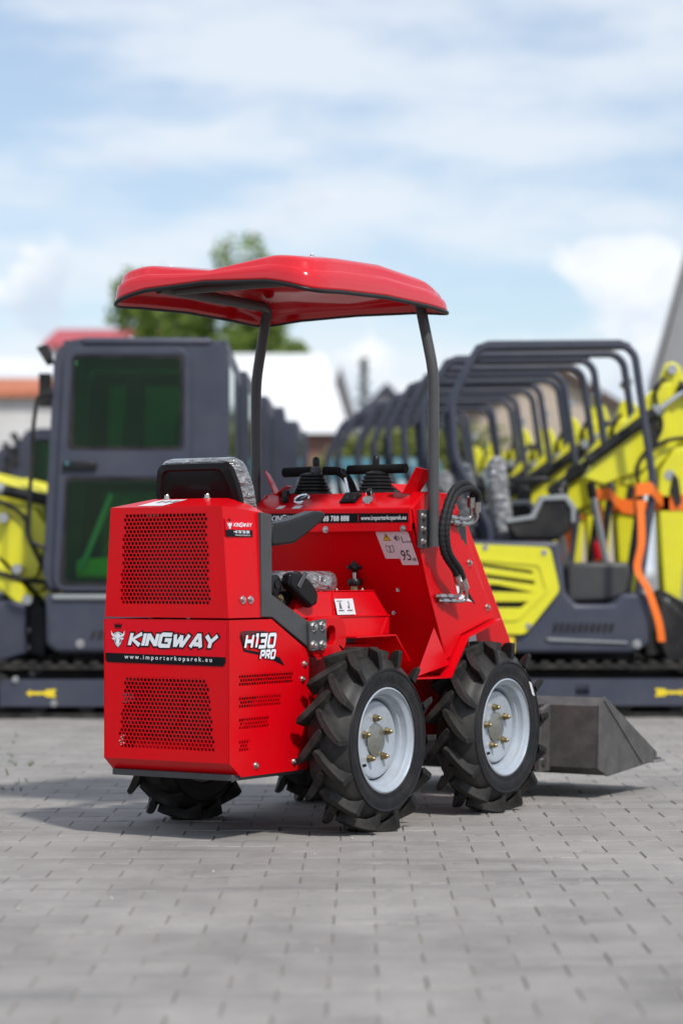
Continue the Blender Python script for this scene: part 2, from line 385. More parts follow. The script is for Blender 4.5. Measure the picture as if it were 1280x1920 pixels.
def logo(name, word, h, fr, pos, off, m, parent, wide=1.0, shear=.2, hw=.115, grow=0, gap=.34, slope=0):
    O, U, V, N = [Vector(q) for q in fr]; mb = MB(); x0 = 0; lay = 0
    for ch in word:
        wd, strokes = GLY[ch]
        for st in strokes:
            L_, R_ = ribbon([(p[0]*wide, p[1]) for p in st], hw+grow, grow)
            n = len(L_); lay += 1; vv = []
            for p in L_+R_:
                x = (x0+p.x+shear*p.y)*h+pos[0]; y = p.y*h+pos[1]; y += slope*(x-pos[0]); vv.append(O+U*x+V*y+N*(off+lay*.00004))
            mb.add(vv, [(i, i+1, n+i+1, n+i) for i in range(n-1)])
        x0 += max(p[0] for st in strokes for p in st)*wide+gap
    return mb.build(name, m, parent)
def bolt(mb, p, n, r=.009, h=.008):
    p = Vector(p); n = Vector(n).normalized(); mb.cyl(p, p+n*.0015, r*1.45, n=14); mb.cyl(p+n*.0015, p+n*h, r, r*.96, n=6); mb.cyl(p+n*h, p+n*(h+.003), r*.55, r*.4, n=10)
def bolt_obj(p, n, parent, r=.009, h=.008, m='steel'):
    mb = MB(); bolt(mb, p, n, r, h); return mb.build('bolt', m, parent, smooth=30)

# ------------------------------------------------------------------ ground
g = MB(); g.add([(-900, -30, -.0028), (900, -30, -.0028), (900, 2000, -.0028), (-900, 2000, -.0028)], [(0, 1, 2, 3)])
ground = g.build('pavement', 'sand'); tag(ground, kind='structure')
W_, D_ = .2, .149; HF = .0815; HW_ = D_-HF
def paver_mesh(jit=0):
    """double-T paving stone: wide ends, narrow waist, worn rounded top edge"""
    j = .0018; pr = [(.1-.0011, HF-j), (.055, HF-j), (.030, HW_-j), (-.030, HW_-j), (-.055, HF-j), (-.1+.0011, HF-j)]
    out = pr+[(-x, -y) for x, y in pr]; n = len(out); mb = MB()
    ins = [(x-math.copysign(.0022, x), y-math.copysign(.0028, y)) for x, y in out]
    mb.add([(x, y, -.03) for x, y in out]+[(x, y, -.0026) for x, y in out]+[(x, y, 0) for x, y in ins],
           [(i, (i+1) % n, n+(i+1) % n, n+i) for i in range(n)]+[(n+i, n+(i+1) % n, 2*n+(i+1) % n, 2*n+i) for i in range(n)]+[tuple(range(2*n, 3*n))])
    return mb
spots = []
Y0 = 3.6
for r in range(0, 190):
    y = Y0+r*D_; half = y*.165+.6 if y < 17 else 5.2
    k = int(half/W_)+1
    for i in range(-k, k+1): spots.append((i*W_+(W_/2 if r % 2 else 0)+.0, y))
def vis(x, y): return abs(x)+.11 < y*640/4533 and y > .835*4533/845
seen = sorted([p for p in spots if vis(*p)], key=lambda p: p[1])[:300]; near = set(seen)
pm = paver_mesh().build('paver', 'paver', ground); first = True
for p in seen:
    o = pm if first else pm.copy()
    if not first: C.objects.link(o)
    first = False; o.scale = (random.uniform(.984, 1), random.uniform(.988, 1), 1); o.location = (p[0]+.0087*p[1]-.07, p[1], .0+random.uniform(-.0018, .0018)); o.rotation_euler = (random.gauss(0, .004), random.gauss(0, .004), random.gauss(0, .004)+(math.pi if random.random() < .5 else 0))
rest = MB(); base_v = paver_mesh()
for p in spots:
    if p in near: continue
    z = random.uniform(-.0018, .0018); tx, ty = random.gauss(0, .004), random.gauss(0, .004)
    kx = random.uniform(.984, 1); rest.add([(x*kx+p[0]+.0087*p[1]-.07, y+p[1], q+z+tx*x+ty*y) for x, y, q in base_v.v], base_v.f)
tag(rest.build('paver_field', 'paver', ground), kind='stuff')

# ------------------------------------------------------------------ the red compact loader (local x = its right side, y = forward)
LD = empty('compact_loader', (-.22, 8.03, 0), R(-33))
tag(LD, 'red compact articulated loader with sun canopy, lugged tyres and grey bucket', 'loader')
RF = lambda y=-.6: ((0, y, 0), (1, 0, 0), (0, 0, 1), (0, -1, 0))          # frame of the rear faces: u = x, v = z
SF = lambda x=.243: ((x, 0, 0), (0, 1, 0), (0, 0, 1), (1, 0, 0))          # frame of the right side: u = y, v = z
def SFm(x): return ((-x, 0, 0), (0, 1, 0), (0, 0, 1), (-1, 0, 0))

# engine cover (lower)
op = arc([(-.163, .511), (.163, .511), (.192, .283), (-.192, .283)], .022)
ec = MB(); ec.plate([(-.243, .252), (.243, .252), (.240, .6915), (-.240, .6915)], [op], RF(), .004)
ec.add([(-.243, -.6, .252), (.243, -.6, .252), (.243, -.556, .214), (-.243, -.556, .214), (-.243, -.596, .256), (.243, -.596, .256), (.243, -.552, .218), (-.243, -.552, .218)],
       [(0, 1, 2, 3), (4, 5, 6, 7), (0, 1, 5, 4), (2, 3, 7, 6)])
vents = [arc([(-.55, b), (e, b), (e, t), (-.55, t)], .006, 2) for e, b, t in ((-.249, .484, .525), (-.321, .416, .457), (-.389, .351, .390), (-.492, .284, .321))]
so_ = [(-.6, .252), (-.538, .207), (-.17, .207), (-.163, .575), (-.179, .593), (-.374, .6915), (-.6, .6915)]
ec.plate(so_, vents, SF(.2435), .004); ec.plate(so_, vents, SFm(.2435), .004)
ec.add([(-.24, -.596, .688), (.24, -.596, .688), (.24, -.375, .688), (-.24, -.375, .688)], [(0, 1, 2, 3)])
cover = ec.build('engine_cover', 'red', LD)
honey(op, .0142, RF(-.5994)).build('rear_grille', 'red', cover)
for v in vents:
    honey(v, .0135, SF(.2429), margin=.006).build('side_grille', 'red', cover)
    honey(v, .0135, SFm(.2429), margin=.006).build('side_grille', 'red', cover)
for sx in (1, -1):
    for l, z in ((-.459, .238), (-.249, .236), (-.188, .545), (-.2, .497)): bolt_obj((sx*.2435, l, z), (sx, 0, 0), cover, .008)
MB().box((-.235, -.57, .196), (.235, -.18, .216)).build('skid_plate', 'grey_steel', LD, bevel=.003)
en = MB(); en.box((-.17, -.50, .25), (.17, -.2, .55)); en.cyl((-.1, -.515, .42), (-.1, -.49, .42), .1, n=24); en.cyl((.08, -.53, .40), (.08, -.49, .40), .06, n=24)
en.box((-.14, -.49, .56), (.12, -.25, .66)); en.box((-.18, -.53, .70), (.18, -.42, .97))
en.build('engine', 'black_plastic', LD, bevel=.006)  # engine block, black and put in so the grille holes look dark
# upper hood
op2 = arc([(-.165, 1.021), (.159, 1.021), (.175, .738), (-.183, .738)], .012)
ho = MB(); ho.plate([(-.240, .6975), (.240, .6975), (.216, 1.042), (-.216, 1.042)], [op2], RF(), .004)
def quad3(mb, a, b, c, d, t=.003):
    a, b, c, d = [Vector(q) for q in (a, b, c, d)]; n = (b-a).cross(d-a).normalized()*t
    mb.add([a, b, c, d, a-n, b-n, c-n, d-n], [(0, 1, 2, 3), (7, 6, 5, 4), (0, 4, 5, 1), (1, 5, 6, 2), (2, 6, 7, 3), (3, 7, 4, 0)])
for sx in (1, -1):
    A, B, D, E_ = (sx*.2165, -.6, 1.042), (sx*.125, -.5, 1.070), (sx*.234, -.400, 1.024), (sx*.125, -.385, 1.072)
    q = [(sx*.2405, -.6, .6975), (sx*.2435, -.400, .6975), D, A]
    quad3(ho, *(q if sx > 0 else q[::-1])); q = [A, D, E_, B]; quad3(ho, *(q if sx > 0 else q[::-1]))
quad3(ho, (-.2165, -.6, 1.042), (.2165, -.6, 1.042), (.125, -.5, 1.070), (-.125, -.5, 1.070))
quad3(ho, (-.125, -.5, 1.070), (.125, -.5, 1.070), (.125, -.385, 1.072), (-.125, -.385, 1.072))
hood = ho.build('engine_hood', 'red', LD)
honey(op2, .0142, RF(-.5994)).build('rear_grille', 'red', hood)
for x in (-.075, .082): bolt_obj((x, -.492, 1.070), (0, 0, 1), hood, .009, .012)
for l in (-.525, -.485):
    for sx in (1, -1): bolt_obj((sx*.2405, l, .753), (sx, 0, .06), hood, .009)
MB().add([(-.12, -.588, 1.0466), (-.02, -.588, 1.0466), (.02, -.515, 1.0670), (-.08, -.515, 1.0670)], [(0, 1, 2, 3)]).build('warning_label', 'paper', hood)
for k in range(3): MB().add([(-.075+k*.028, -.555, 1.0562), (-.06+k*.028, -.555, 1.0562), (-.05+k*.028, -.53, 1.0632), (-.066+k*.028, -.53, 1.0632)], [(0, 1, 2, 3)]).build('label_pictogram', 'decal_grey', hood)
# grey side frames with bolted plates and lifting eyes
for sx in (1, -1):
    f = MB(); pl = [(-.433, 1.026), (-.376, 1.019), (-.376, .768), (-.17, .681), (-.17, .597), (-.374, .6965), (-.433, .6985)]
    f.prism(pl, 'x', sx*.226, sx*.2475); fo = f.build('side_frame', 'grey_steel', LD, bevel=.003)
    b = MB(); b.prism(arc([(-.182, .681), (-.084, .688), (-.081, .592), (-.179, .584)], .012, 3), 'x', sx*.2485, sx*.259)
    bp_ = b.build('hinge_plate', 'grey_steel', LD, bevel=.002)
    for l, z in ((-.160, .664), (-.112, .666), (-.160, .604), (-.110, .604)): bolt_obj((sx*.259, l, z), (sx, 0, 0), bp_, .0115, .011)
    e = MB(); e.plate(arc([(-.15, .692), (.025, .692), (.052, .655), (.052, .60), (.015, .566), (-.15, .564)], .03, 5), [arc([(-.066, .665), (-.012, .665), (-.012, .602), (-.066, .602)], .026, 5)], ((sx*.2475, 0, 0), (0, 1, 0), (0, 0, 1), (sx, 0, 0)), .026)
    e.build('lifting_eye', 'red', LD, bevel=.005, seg=3)
MB().box((-.225, -.425, .70), (.225, -.385, 1.018)).build('seat_bulkhead', 'grey_steel', LD)
# chassis, axles, seat base
ch = MB(); ch.prism([(-.55, .22), (-.55, .26), (-.2, .6), (.30, .6), (.36, .5), (.30, .24)], 'x', -.185, .185)
ch.build('rear_chassis', 'red', LD, bevel=.004)
ch = MB(); ch.prism([(.46, .26), (.40, .46), (.56, .47), (.72, .60), (1.0, .62), (1.06, .40), (1.0, .26)], 'x', -.19, .19); ch.build('front_chassis', 'red', LD, bevel=.004)
ch = MB(); ch.cyl((0, .40, .2), (0, .40, .62), .05, n=20); ch.box((-.05, .25, .28), (.05, .5, .34)); ch.box((-.05, .25, .50), (.05, .5, .55)); ch.build('articulation_joint', 'grey_steel', LD, bevel=.003)
for l in (0, .79):
    a = MB(); a.cyl((-.30, l, .297), (.30, l, .297), .045, n=20); a.box((-.16, l-.06, .24), (.16, l+.06, .36)); a.build('axle', 'black_plastic', LD, smooth=40)
sb = MB(); sx_ = [(-.20, .20, .626), (-.20, .20, .694)]
def loft(mb, rings):
    n = len(rings[0]); o = []
    for r_ in rings: o += r_
    mb.add(o, [(i*n+k, i*n+(k+1) % n, (i+1)*n+(k+1) % n, (i+1)*n+k) for i in range(len(rings)-1) for k in range(n)]+[tuple(range(n))[::-1], tuple(range((len(rings)-1)*n, len(rings)*n))])
def rect(x, y0, y1, z): return [(-x, y0, z), (x, y0, z), (x, y1, z), (-x, y1, z)]
loft(sb, [rect(.205, -.20, .375, .620), rect(.205, -.20, .382, .692), rect(.185, -.13, .320, .776)])
seatbase = sb.build('seat_base', 'red', LD, bevel=.003)
lip = MB(); lip.box((-.209, -.205, .6895), (.209, .387, .6955)); lip.build('base_lip', 'red', seatbase, bevel=.0015)
for sx in (1, -1):
    gs = MB(); gs.prism([(.335, .630), (.379, .630), (.381, .688), (.375, .688)], 'x', sx*.2055, sx*.2085); gs.build('base_gusset', 'red', seatbase)
    gs = MB(); gs.tube([(sx*.2065, .040, .694), (sx*.1865, .062, .777)], .0022, 6); gs.tube([(sx*.1862, .062, .777), (sx*.1862, .318, .777)], .0022, 6); gs.build('weld_bead', 'red', seatbase, smooth=60)
for y in (-.06, .02, .12, .28):
    for x in (-.165, .165): bolt_obj((x, y, .776), (0, 0, 1), seatbase, .006, .006)
for sx in (1, -1):
    fl = MB(); quad3(fl, (sx*.20, .055, .628), (sx*.285, .055, .628), (sx*.285, .302, .630), (sx*.20, .302, .630), .005)
    quad3(fl, (sx*.20, .302, .630), (sx*.285, .302, .630), (sx*.285, .392, .540), (sx*.20, .392, .540), .005); fl.build('wheel_guard', 'red', LD)
lab = MB(); lf = ((.2015, 0, .735), (0, 1, 0), (-.232, 0, .973), (.973, 0, .232))
o = sheet('instruction_label', [(.055, -.038), (.166, -.038), (.166, .016), (.055, .016)], lf, .001, 'paper', LD)
for k in range(2):
    x = .066+k*.054; sheet('label_pictogram', [(x, -.026), (x+.032, -.026), (x+.032, -.022), (x, -.022)], lf, .0018, 'decal_grey', o)
    sheet('label_pictogram', [(x+.008, -.018), (x+.024, -.018), (x+.020, .004), (x+.012, .004)] if k == 0 else [(x+.012, -.018), (x+.017, -.018), (x+.017, .008), (x+.012, .008)], lf, .0018, 'decal_grey', o)
    sheet('label_pictogram', [(x, .007), (x+.032, .007), (x+.032, .0095), (x, .0095)] if k == 0 else [(x+.004, -.012), (x+.010, -.018), (x+.012, -.015), (x+.007, -.008)], lf, .0018, 'decal_grey', o)
lb = MB(); lb.box((.197, .166, .696), (.2, .169, .75))
kn = MB(); kn.cyl((.05, .411, .774), (.05, .411, .79), .014, n=6)
k0 = kn.build('valve_stem', 'brass', LD, smooth=30)
kn = MB(); kn.lathe([(0, .023), (.006, .026), (.018, .026), (.024, .022)], (.05, .411, .792), (0, 0, 1), 18); kn.build('locknut', 'black_plastic', k0, smooth=40)
kn = MB(); kn.cyl((.05, .411, .81), (.05, .411, .846), .007, n=10); kn.build('spindle', 'steel', k0, smooth=40)
kn = MB(); kn.lathe([(0, .009), (.01, .015), (.024, .017), (.036, .011), (.058, .011), (.060, .008)], (.05, .411, .838), (0, 0, 1), 18)
for k in range(6):
    a = k*math.pi/3; kn.cyl((.05+.014*math.cos(a), .411+.014*math.sin(a), .856), (.05+.029*math.cos(a), .411+.029*math.sin(a), .857), .0075, .0065, n=8)
kn.build('star_knob', 'black_plastic', k0, smooth=40)

# front module
pl = [(.335, 1.054), (.379, .921), (.442, .772), (.558, .537), (.585, .549), (.655, .622), (.892, .680), (.888, .697), (.672, .952), (.660, .945), (.655, .965), (.500, 1.128), (.42, 1.112)]
for sx in (1, -1):
    f = MB(); f.prism(pl, 'x', sx*.324, sx*.330); sp = f.build('side_plate', 'red', LD, bevel=.0015)
    fl = MB(); path = [(.305, .486), (.535, .482), (.655, .617), (.890, .674)]
    for (a, b), (c, d) in zip(path[:-1], path[1:]):
        quad3(fl, (sx*.318, a, b), (sx*.362, a, b), (sx*.362, c, d), (sx*.318, c, d), .006)
    fl.build('fender_flange', 'red', LD)
    gs = MB(); A, B, D = Vector((sx*.358, .310, .489)), Vector((sx*.323, .486, .650)), Vector((sx*.336, .566, .520)); n = Vector((sx*.003, -.003, .001))
    gs.add([A, B, D, A-n, B-n, D-n], [(0, 1, 2), (5, 4, 3), (0, 3, 4, 1), (1, 4, 5, 2), (2, 5, 3, 0)]); gs.build('gusset', 'red', LD)
    for l, z in ((.712, .872), (.84, .715)): bolt_obj((sx*.330, l, z), (sx, 0, 0), sp, .0085, .010)
fw = MB(); wall = [(.352, .982), (.432, .822), (.595, .490), (.62, .486)]
for (a, b), (c, d) in zip(wall[:-1], wall[1:]): quad3(fw, (-.322, a, b), (.322, a, b), (.322, c, d), (-.322, c, d), .003)
quad3(fw, (-.322, .28, .480), (.322, .28, .480), (.322, .62, .484), (-.322, .62, .484), .003)
fw.build('footwell', 'red', LD)
for x, l, z in ((.16, .492, .70), (.20, .455, .78), (-.1, .49, .70)): bolt_obj((x, l-.002, z), (0, -1, .3), LD, .006, .005)
co = MB(); co.prism([(.335, .976), (.335, 1.056), (.424, 1.112), (.66, 1.112), (.66, 1.09), (.43, 1.08), (.345, 1.0), (.345, .976)], 'x', -.3225, .3225)
console = co.build('control_console', 'red', LD, bevel=.003)
co = MB(); co.prism([(.66, 1.11), (.93, .69), (.93, .56), (.6, .56), (.6, 1.08)], 'x', -.30, .30); co.build('front_housing', 'red', LD, bevel=.004)
for x in (-.02, .292, -.27): bolt_obj((x, .335, .986), (0, -1, 0), console, .008, .007)
for sx in (1, -1):
    fl = MB(); quad3(fl, (sx*.214, .385, 1.140), (sx*.262, .378, 1.108), (sx*.284, .445, 1.108), (sx*.238, .452, 1.140), .004)
    quad3(fl, (sx*.262, .378, 1.108), (sx*.312, .385, 1.196), (sx*.338, .455, 1.184), (sx*.284, .445, 1.108), .004); fl.build('bracket_flap', 'red', LD)
# the black band on the console
bf = RF(.335)
bd = sheet('console_decal', [(-.262, 1.009), (.312, 1.007), (.312, 1.038), (-.262, 1.044)], bf, .0010, 'decal_black', LD)
logo('decal_lettering', 'KINGWAY', .019, bf, (-.250, 1.017), .0016, 'decal_white', bd, wide=.95)
text('decal_lettering', '+48 788 788 888', .0255, bf, (-.085, 1.0145), .0017, 'decal_white', bd, bold=.0004, sx=.92)
sheet('decal_bar', [(.113, 1.011), (.1155, 1.011), (.1155, 1.035), (.113, 1.035)], bf, .0017, 'decal_red', bd)
text('decal_lettering', 'www.importerkoparek.eu', .0215, bf, (.125, 1.0165), .0017, 'decal_white', bd, bold=.0002, sx=.80)
# instruments on the sloping face
sfr = ((0, .335, 1.056), (1, 0, 0), (0, .0891, .0560), (0, -.532, .847))
U_ = Vector((0, .846, .532)); N_ = Vector((0, -.532, .846)); O_ = Vector((0, .335, 1.056))
def on(x, v, d=0): return O_+Vector((x, 0, 0))+U_*v+N_*d
gm = MB(); gm.lathe([(0, .030), (.010, .030), (.013, .027), (.009, .024)], on(-.150, .060), N_, 28); go_ = gm.build('gauge', 'chrome', LD, smooth=40)
gm = MB(); gm.lathe([(.0095, .0235), (.0098, 0)], on(-.150, .060), N_, 24); gm.build('dial', 'decal_black', go_)
gm = MB(); gm.cyl(on(-.150, .056, .0112), on(-.138, .074, .0112), .0012, n=6); gm.build('needle', 'decal_white', go_)
gm = MB(); gm.cyl(on(-.218, .055), on(-.218, .055, .018), .014, n=16); gm.box((-.228, .372, 1.10), (-.208, .392, 1.125)); gm.build('ignition_switch', 'black_plastic', LD, bevel=.002)
rs_ = MB(); rs_.add([on(x, v, d) for d in (0, .010) for x, v in ((.018, .035), (.082, .035), (.082, .088), (.018, .088))], [(0, 1, 2, 3), (4, 5, 6, 7), (0, 1, 5, 4), (1, 2, 6, 5), (2, 3, 7, 6), (3, 0, 4, 7)])
ro = rs_.build('switch_panel', 'gloss_black', LD, bevel=.002)
for x in (.024, .053):
    q = MB(); q.add([on(a, v, d) for a, v, d in ((x, .042, .011), (x+.024, .042, .011), (x+.024, .08, .011), (x, .08, .011), (x, .045, .014), (x+.024, .045, .014), (x+.024, .078, .020), (x, .078, .020))], [(0, 1, 2, 3), (4, 5, 6, 7), (0, 1, 5, 4), (1, 2, 6, 5), (2, 3, 7, 6), (3, 0, 4, 7)]); q.build('rocker_switch', 'black_plastic', ro, bevel=.001)
for x, wd in ((-.215, .026), (-.145, .034)):
    MB().add([on(x-wd/2-.004, .006, .0008), on(x+wd/2-.004, .006, .0008), on(x+wd/2+.002, .026, .0008), on(x-wd/2+.002, .026, .0008)], [(0, 1, 2, 3)]).build('switch_label', 'paper', console)
ky = MB(); ky.cyl(on(.130, .070), on(.130, .070, .016), .012, n=16); ks = ky.build('key_switch', 'steel', LD, smooth=40)
ky = MB(); ky.cyl(on(.130, .070, .016), on(.130, .070, .034), .0115, n=4); ky.build('key_head', 'black_plastic', ks)
ky = MB(); c0 = on(.130, .070, .03); ky.tube([c0+Vector((.011*math.cos(a), -.004, -.012+.012*math.sin(a))) for a in [2*math.pi*k/14 for k in range(14)]], .0013, 6, closed=True); ky.build('key_ring', 'chrome', ks, smooth=60)
for dx, tw in ((-.008, -.35), (.003, -.1), (.013, .3)):
    k = MB(); k.lathe([(-.0015, .010), (.0015, .010)], (0, 0, 0), (0, 1, 0), 12); k.box((-.0035, -.0012, -.036), (.0035, .0012, -.006)); k.xf(Matrix.Translation(c0+Vector((dx, -.012-abs(dx)*.2, -.030))) @ Matrix.Rotation(tw, 4, 'Y')); k.build('key', 'steel', ks, smooth=40)
# levers
def bellows(x, y, z0):
    prof = []; n = 6
    for i in range(n):
        t = i/(n-1); r_ = .070-.026*t; z = t*.062; prof += [(z, r_*.90), (z+.003, r_), (z+.008, r_), (z+.0105, r_*.90)]
    prof = [(0, .068)]+prof+[(.078, .022), (.082, .0)]; m = MB(); m.lathe(prof, (x, y, z0), (0, 0, 1), 28); m.box((x-.075, y-.075, z0-.006), (x+.075, y+.075, z0+.002)); return m
def lever(x, y, kind):
    b = bellows(x, y, 1.114).build('lever_boot', 'black_plastic', LD, smooth=40)
    gp = MB()
    if kind == 'R':
        gp.tube(bend([(x-.118, y, 1.197), (x+.118, y, 1.197)]), .0165, 16)
    else: gp.tube([(x-.120, y, 1.194), (x+.02, y, 1.196)], .0175, 16)
    gp.build('lever_grip', 'foam', b, smooth=50)
    if kind == 'L':
        gp = MB(); gp.tube(bend([(x+.035, y+.02, 1.197), (x+.10, y+.03, 1.196), (x+.135, y+.03, 1.160), (x+.155, y+.03, 1.115)], .05), .0155, 14); gp.build('loop_handle', 'foam', b, smooth=50)
        gp = MB(); gp.cyl((x+.012, y-.012, 1.194), (x+.034, y-.012, 1.194), .019, n=18); gp.build('grip_end', 'grey_steel', b, smooth=40)
    kb = MB(); kb.lathe([(0, .011), (.018, .013), (.030, .014), (.040, .011), (.045, 0)], (x+(.016 if kind == 'L' else -.006), y, 1.203), (0, 0, 1), 16); kb.build('lever_button', 'black_plastic', b, smooth=50)
lever(-.185, .50, 'L'); lever(.086, .50, 'R')
th = MB(); th.cyl((-.012, .47, 1.112), (-.03, .47, 1.175), .005, n=10); tl = th.build('throttle_lever', 'chrome', LD, smooth=50)
th = MB(); th.lathe([(0, .006), (.004, .009), (.028, .010), (.034, .005), (.035, 0)], (-.0285, .47, 1.168), (-.27, 0, .96), 12); th.build('throttle_knob', 'black_plastic', tl, smooth=50)
# safety stickers on the footwell wall
wl = Vector((0, .080, -.160)).normalized(); wn = Vector((0, -.894, -.447)); wfr = (Vector((0, .352, .982)), (1, 0, 0), -wl, (0, -.894, -.447))
lb1 = sheet('warning_label', arc([(.185, -.106), (.268, -.106), (.268, -.004), (.172, -.004)], .004, 2), wfr, 0.0046, 'paper', LD)
sheet('warning_triangle', [(.196, -.038), (.226, -.038), (.211, -.010)], wfr, 0.0052, 'decal_black', lb1); sheet('warning_triangle', [(.1995, -.036), (.2225, -.036), (.211, -.0145)], wfr, 0.0058, 'warn_yellow', lb1)
sheet('warning_mark', [(.2095, -.028), (.2125, -.028), (.213, -.019), (.209, -.019)], wfr, 0.0062, 'decal_black', lb1); sheet('warning_mark', [(.2095, -.033), (.2125, -.033), (.2125, -.030), (.2095, -.030)], wfr, 0.0062, 'decal_black', lb1)
for q in ([(.199, -.080), (.213, -.084), (.213, -.058), (.199, -.054)], [(.2145, -.084), (.229, -.080), (.229, -.054), (.2145, -.058)]):
    sheet('book_pictogram', q, wfr, 0.0052, 'decal_grey', lb1); cx_, cy_ = sum(p[0] for p in q)/4, sum(p[1] for p in q)/4; sheet('book_page', [(cx_+(p[0]-cx_)*.68, cy_+(p[1]-cy_)*.78) for p in q], wfr, 0.0057, 'paper', lb1)
lb2 = sheet('noise_label', arc([(.246, -.130), (.313, -.130), (.302, -.004), (.234, -.004)], .006, 3), wfr, 0.0054, 'paper', LD)
text('noise_lettering', 'L', .034, wfr, (.268, -.045), .0062, 'decal_black', lb2, sx=.9); text('noise_lettering', 'WA', .014, wfr, (.284, -.047), .0062, 'decal_black', lb2)
text('noise_lettering', '95', .056, wfr, (.251, -.112), .0062, 'decal_black', lb2, sx=.72); text('noise_lettering', 'dB', .017, wfr, (.290, -.114), .0062, 'decal_black', lb2)
sheet('speaker_pictogram', [(.241, -.034), (.246, -.034), (.253, -.042), (.253, -.014), (.246, -.022), (.241, -.022)], wfr, 0.0062, 'decal_grey', lb2)
for k in range(2): sheet('sound_wave', [(.2555+k*.004, -.036), (.2575+k*.004, -.036), (.260+k*.004, -.028), (.2575+k*.004, -.020), (.2555+k*.004, -.020), (.258+k*.004, -.028)], wfr, 0.0062, 'decal_grey', lb2)
lb_b = sheet('flange_label', [(.755, .575), (.815, .595), (.80, .655), (.765, .625)], SF(.301), .001, 'paper', LD)
sheet('plate_decal', [(.60, .835), (.625, .83), (.655, .765), (.735, .735), (.64, .745)], SF(.3305), .0012, 'decal_white', LD)
sheet('plate_decal', [(.665, .775), (.69, .785), (.755, .728), (.735, .735)], SF(.3305), .0012, 'decal_black', LD)

# canopy posts, hydraulic hoses
for sx in (1, -1):
    b = MB(); b.prism([(.362, .92), (.424, .92), (.424, 1.05), (.362, 1.05)], 'x', sx*.331, sx*.345); bo_ = b.build('post_bracket', 'grey_steel', LD, bevel=.002)
    for z in (.942, .985, 1.028): bolt_obj((sx*.345, .377, z), (sx, 0, 0), bo_, .0095, .010)
    p = MB(); p.tube(bend([(sx*.366, .412, .925), (sx*.366, .412, 1.515), (sx*.312, .405, 1.765), (sx*.300, .36, 1.772), (sx*.285, -.26, 1.775)], .06, 8), .0186, 18)
    p.build('canopy_post', 'grey_steel', LD, smooth=50)
cb = MB(); cb.tube([(-.29, -.18, 1.775), (.29, -.18, 1.775)], .016, 12); cb.build('canopy_crossbar', 'grey_steel', LD, smooth=50)
def hose(pts, r=.0118):
    pa = spline(pts, 16); m = MB(); m.tube(pa, [r*(1+.12*math.sin(i*2.1)) for i in range(len(pa))], 12); return m
def fitting(p, q, parent):
    p, q = Vector(p), Vector(q); d = (q-p).normalized(); m = MB(); L_ = (q-p).length
    m.cyl(p, q, .006, n=12); m.cyl(p+d*L_*.1, p+d*L_*.34, .0098, n=6); m.cyl(p+d*L_*.5, p+d*L_*.78, .0098, n=6); m.build('hose_fitting', 'steel', parent, smooth=30)
for k, (ds, dl, dz) in enumerate(((0, 0, 0), (.010, .020, -.016))):
    hp = [(.372+ds, .655+dl, 1.065+dz), (.385+ds, .640+dl, 1.125+dz), (.392+ds, .560+dl, 1.143+dz), (.395+ds, .478+dl*.6, 1.105+dz*.5), (.392+ds, .425+dl*.7, 1.00), (.388+ds, .440+dl*.9, .91), (.385+ds, .520+dl, .845), (.380+ds, .563+dl, .800+dz)]
    h = hose(hp).build('hydraulic_hose', 'seat_dark', LD, smooth=60)
    m = MB(); m.tube(spline([(.372+ds, .655+dl, 1.07+dz), (.366+ds, .668+dl, 1.045+dz), (.36, .665+dl, 1.028+dz), (.352, .635+dl, 1.022+dz)], 5), .0062, 12); m.cyl((.372+ds, .655+dl, 1.065+dz), (.378+ds, .645+dl, 1.10+dz), .0145, n=14); m.build('hose_elbow', 'steel', h, smooth=50)
    fitting((.352, .640+dl, 1.022+dz), (.340, .54+dl, 1.030+dz), h)
    m = MB(); m.tube(spline([(.380+ds, .565+dl, .800+dz), (.372+ds, .585+dl, .772+dz), (.362+ds, .582+dl, .757+dz), (.36, .552+dl, .755+dz)], 5), .0062, 12); m.cyl((.380+ds, .563+dl, .800+dz), (.384+ds, .535+dl, .832+dz), .0145, n=14); m.build('hose_elbow', 'steel', h, smooth=50)
    fitting((.36, .556+dl, .756+dz), (.338, .470+dl, .758+dz), h)
gb = MB(); gb.prism([(.62, .96), (.70, 1.06), (.72, 1.04), (.73, .94), (.70, .90)], 'x', .285, .315); gb.build('hydraulic_valve_cover', 'grey_steel', LD, bevel=.008)

# seat
st = MB(); prof = arc([(-.165, .92), (.165, .92), (.165, 1.10), (.140, 1.185), (-.140, 1.185), (-.165, 1.10)], .03, 4)
def lean(z): return -.385-.24*(z-.92)
n = len(prof)
def ring(k, dz, dy): return [(x*k, lean(z)+dy, 1.05+(z-1.05)*k+dz) for x, z in prof]
loft(st, [ring(.97, 0, .03), ring(1.0, 0, .0), ring(.975, 0, -.012), ring(.84, 0, -.017), ring(.80, 0, -.011), ring(.5, 0, -.012)])
seat = st.build('seat_shell', 'gloss_black', LD, smooth=30)
q = MB(); q.box((-.09, -.430, 1.060), (.05, -.418, 1.082)); q.build('shell_rib', 'gloss_black', seat, bevel=.004)
for x in (-.10, .10): bolt_obj((x, -.418, 1.11), (0, -1, 0), seat, .004, .003)
st = MB(); loft(st, [ring(.99, .004, .006), ring(1.035, .008, .022), ring(1.05, .010, .04), ring(1.02, .008, .066), ring(.9, .004, .082)])
st.build('seat_back_cushion', 'film', LD, smooth=60)
st = MB(); cp = arc([(-.19, -.30), (.19, -.30), (.195, .08), (.14, .155), (-.14, .155), (-.195, .08)], .06, 5)
loft(st, [[(x*k, y*k, z) for x, y in cp] for k, z in ((.96, .778), (1.0, .795), (1.0, .815), (.97, .832), (.88, .842), (.6, .843))]); st.build('seat_cushion', 'film', LD, smooth=60)
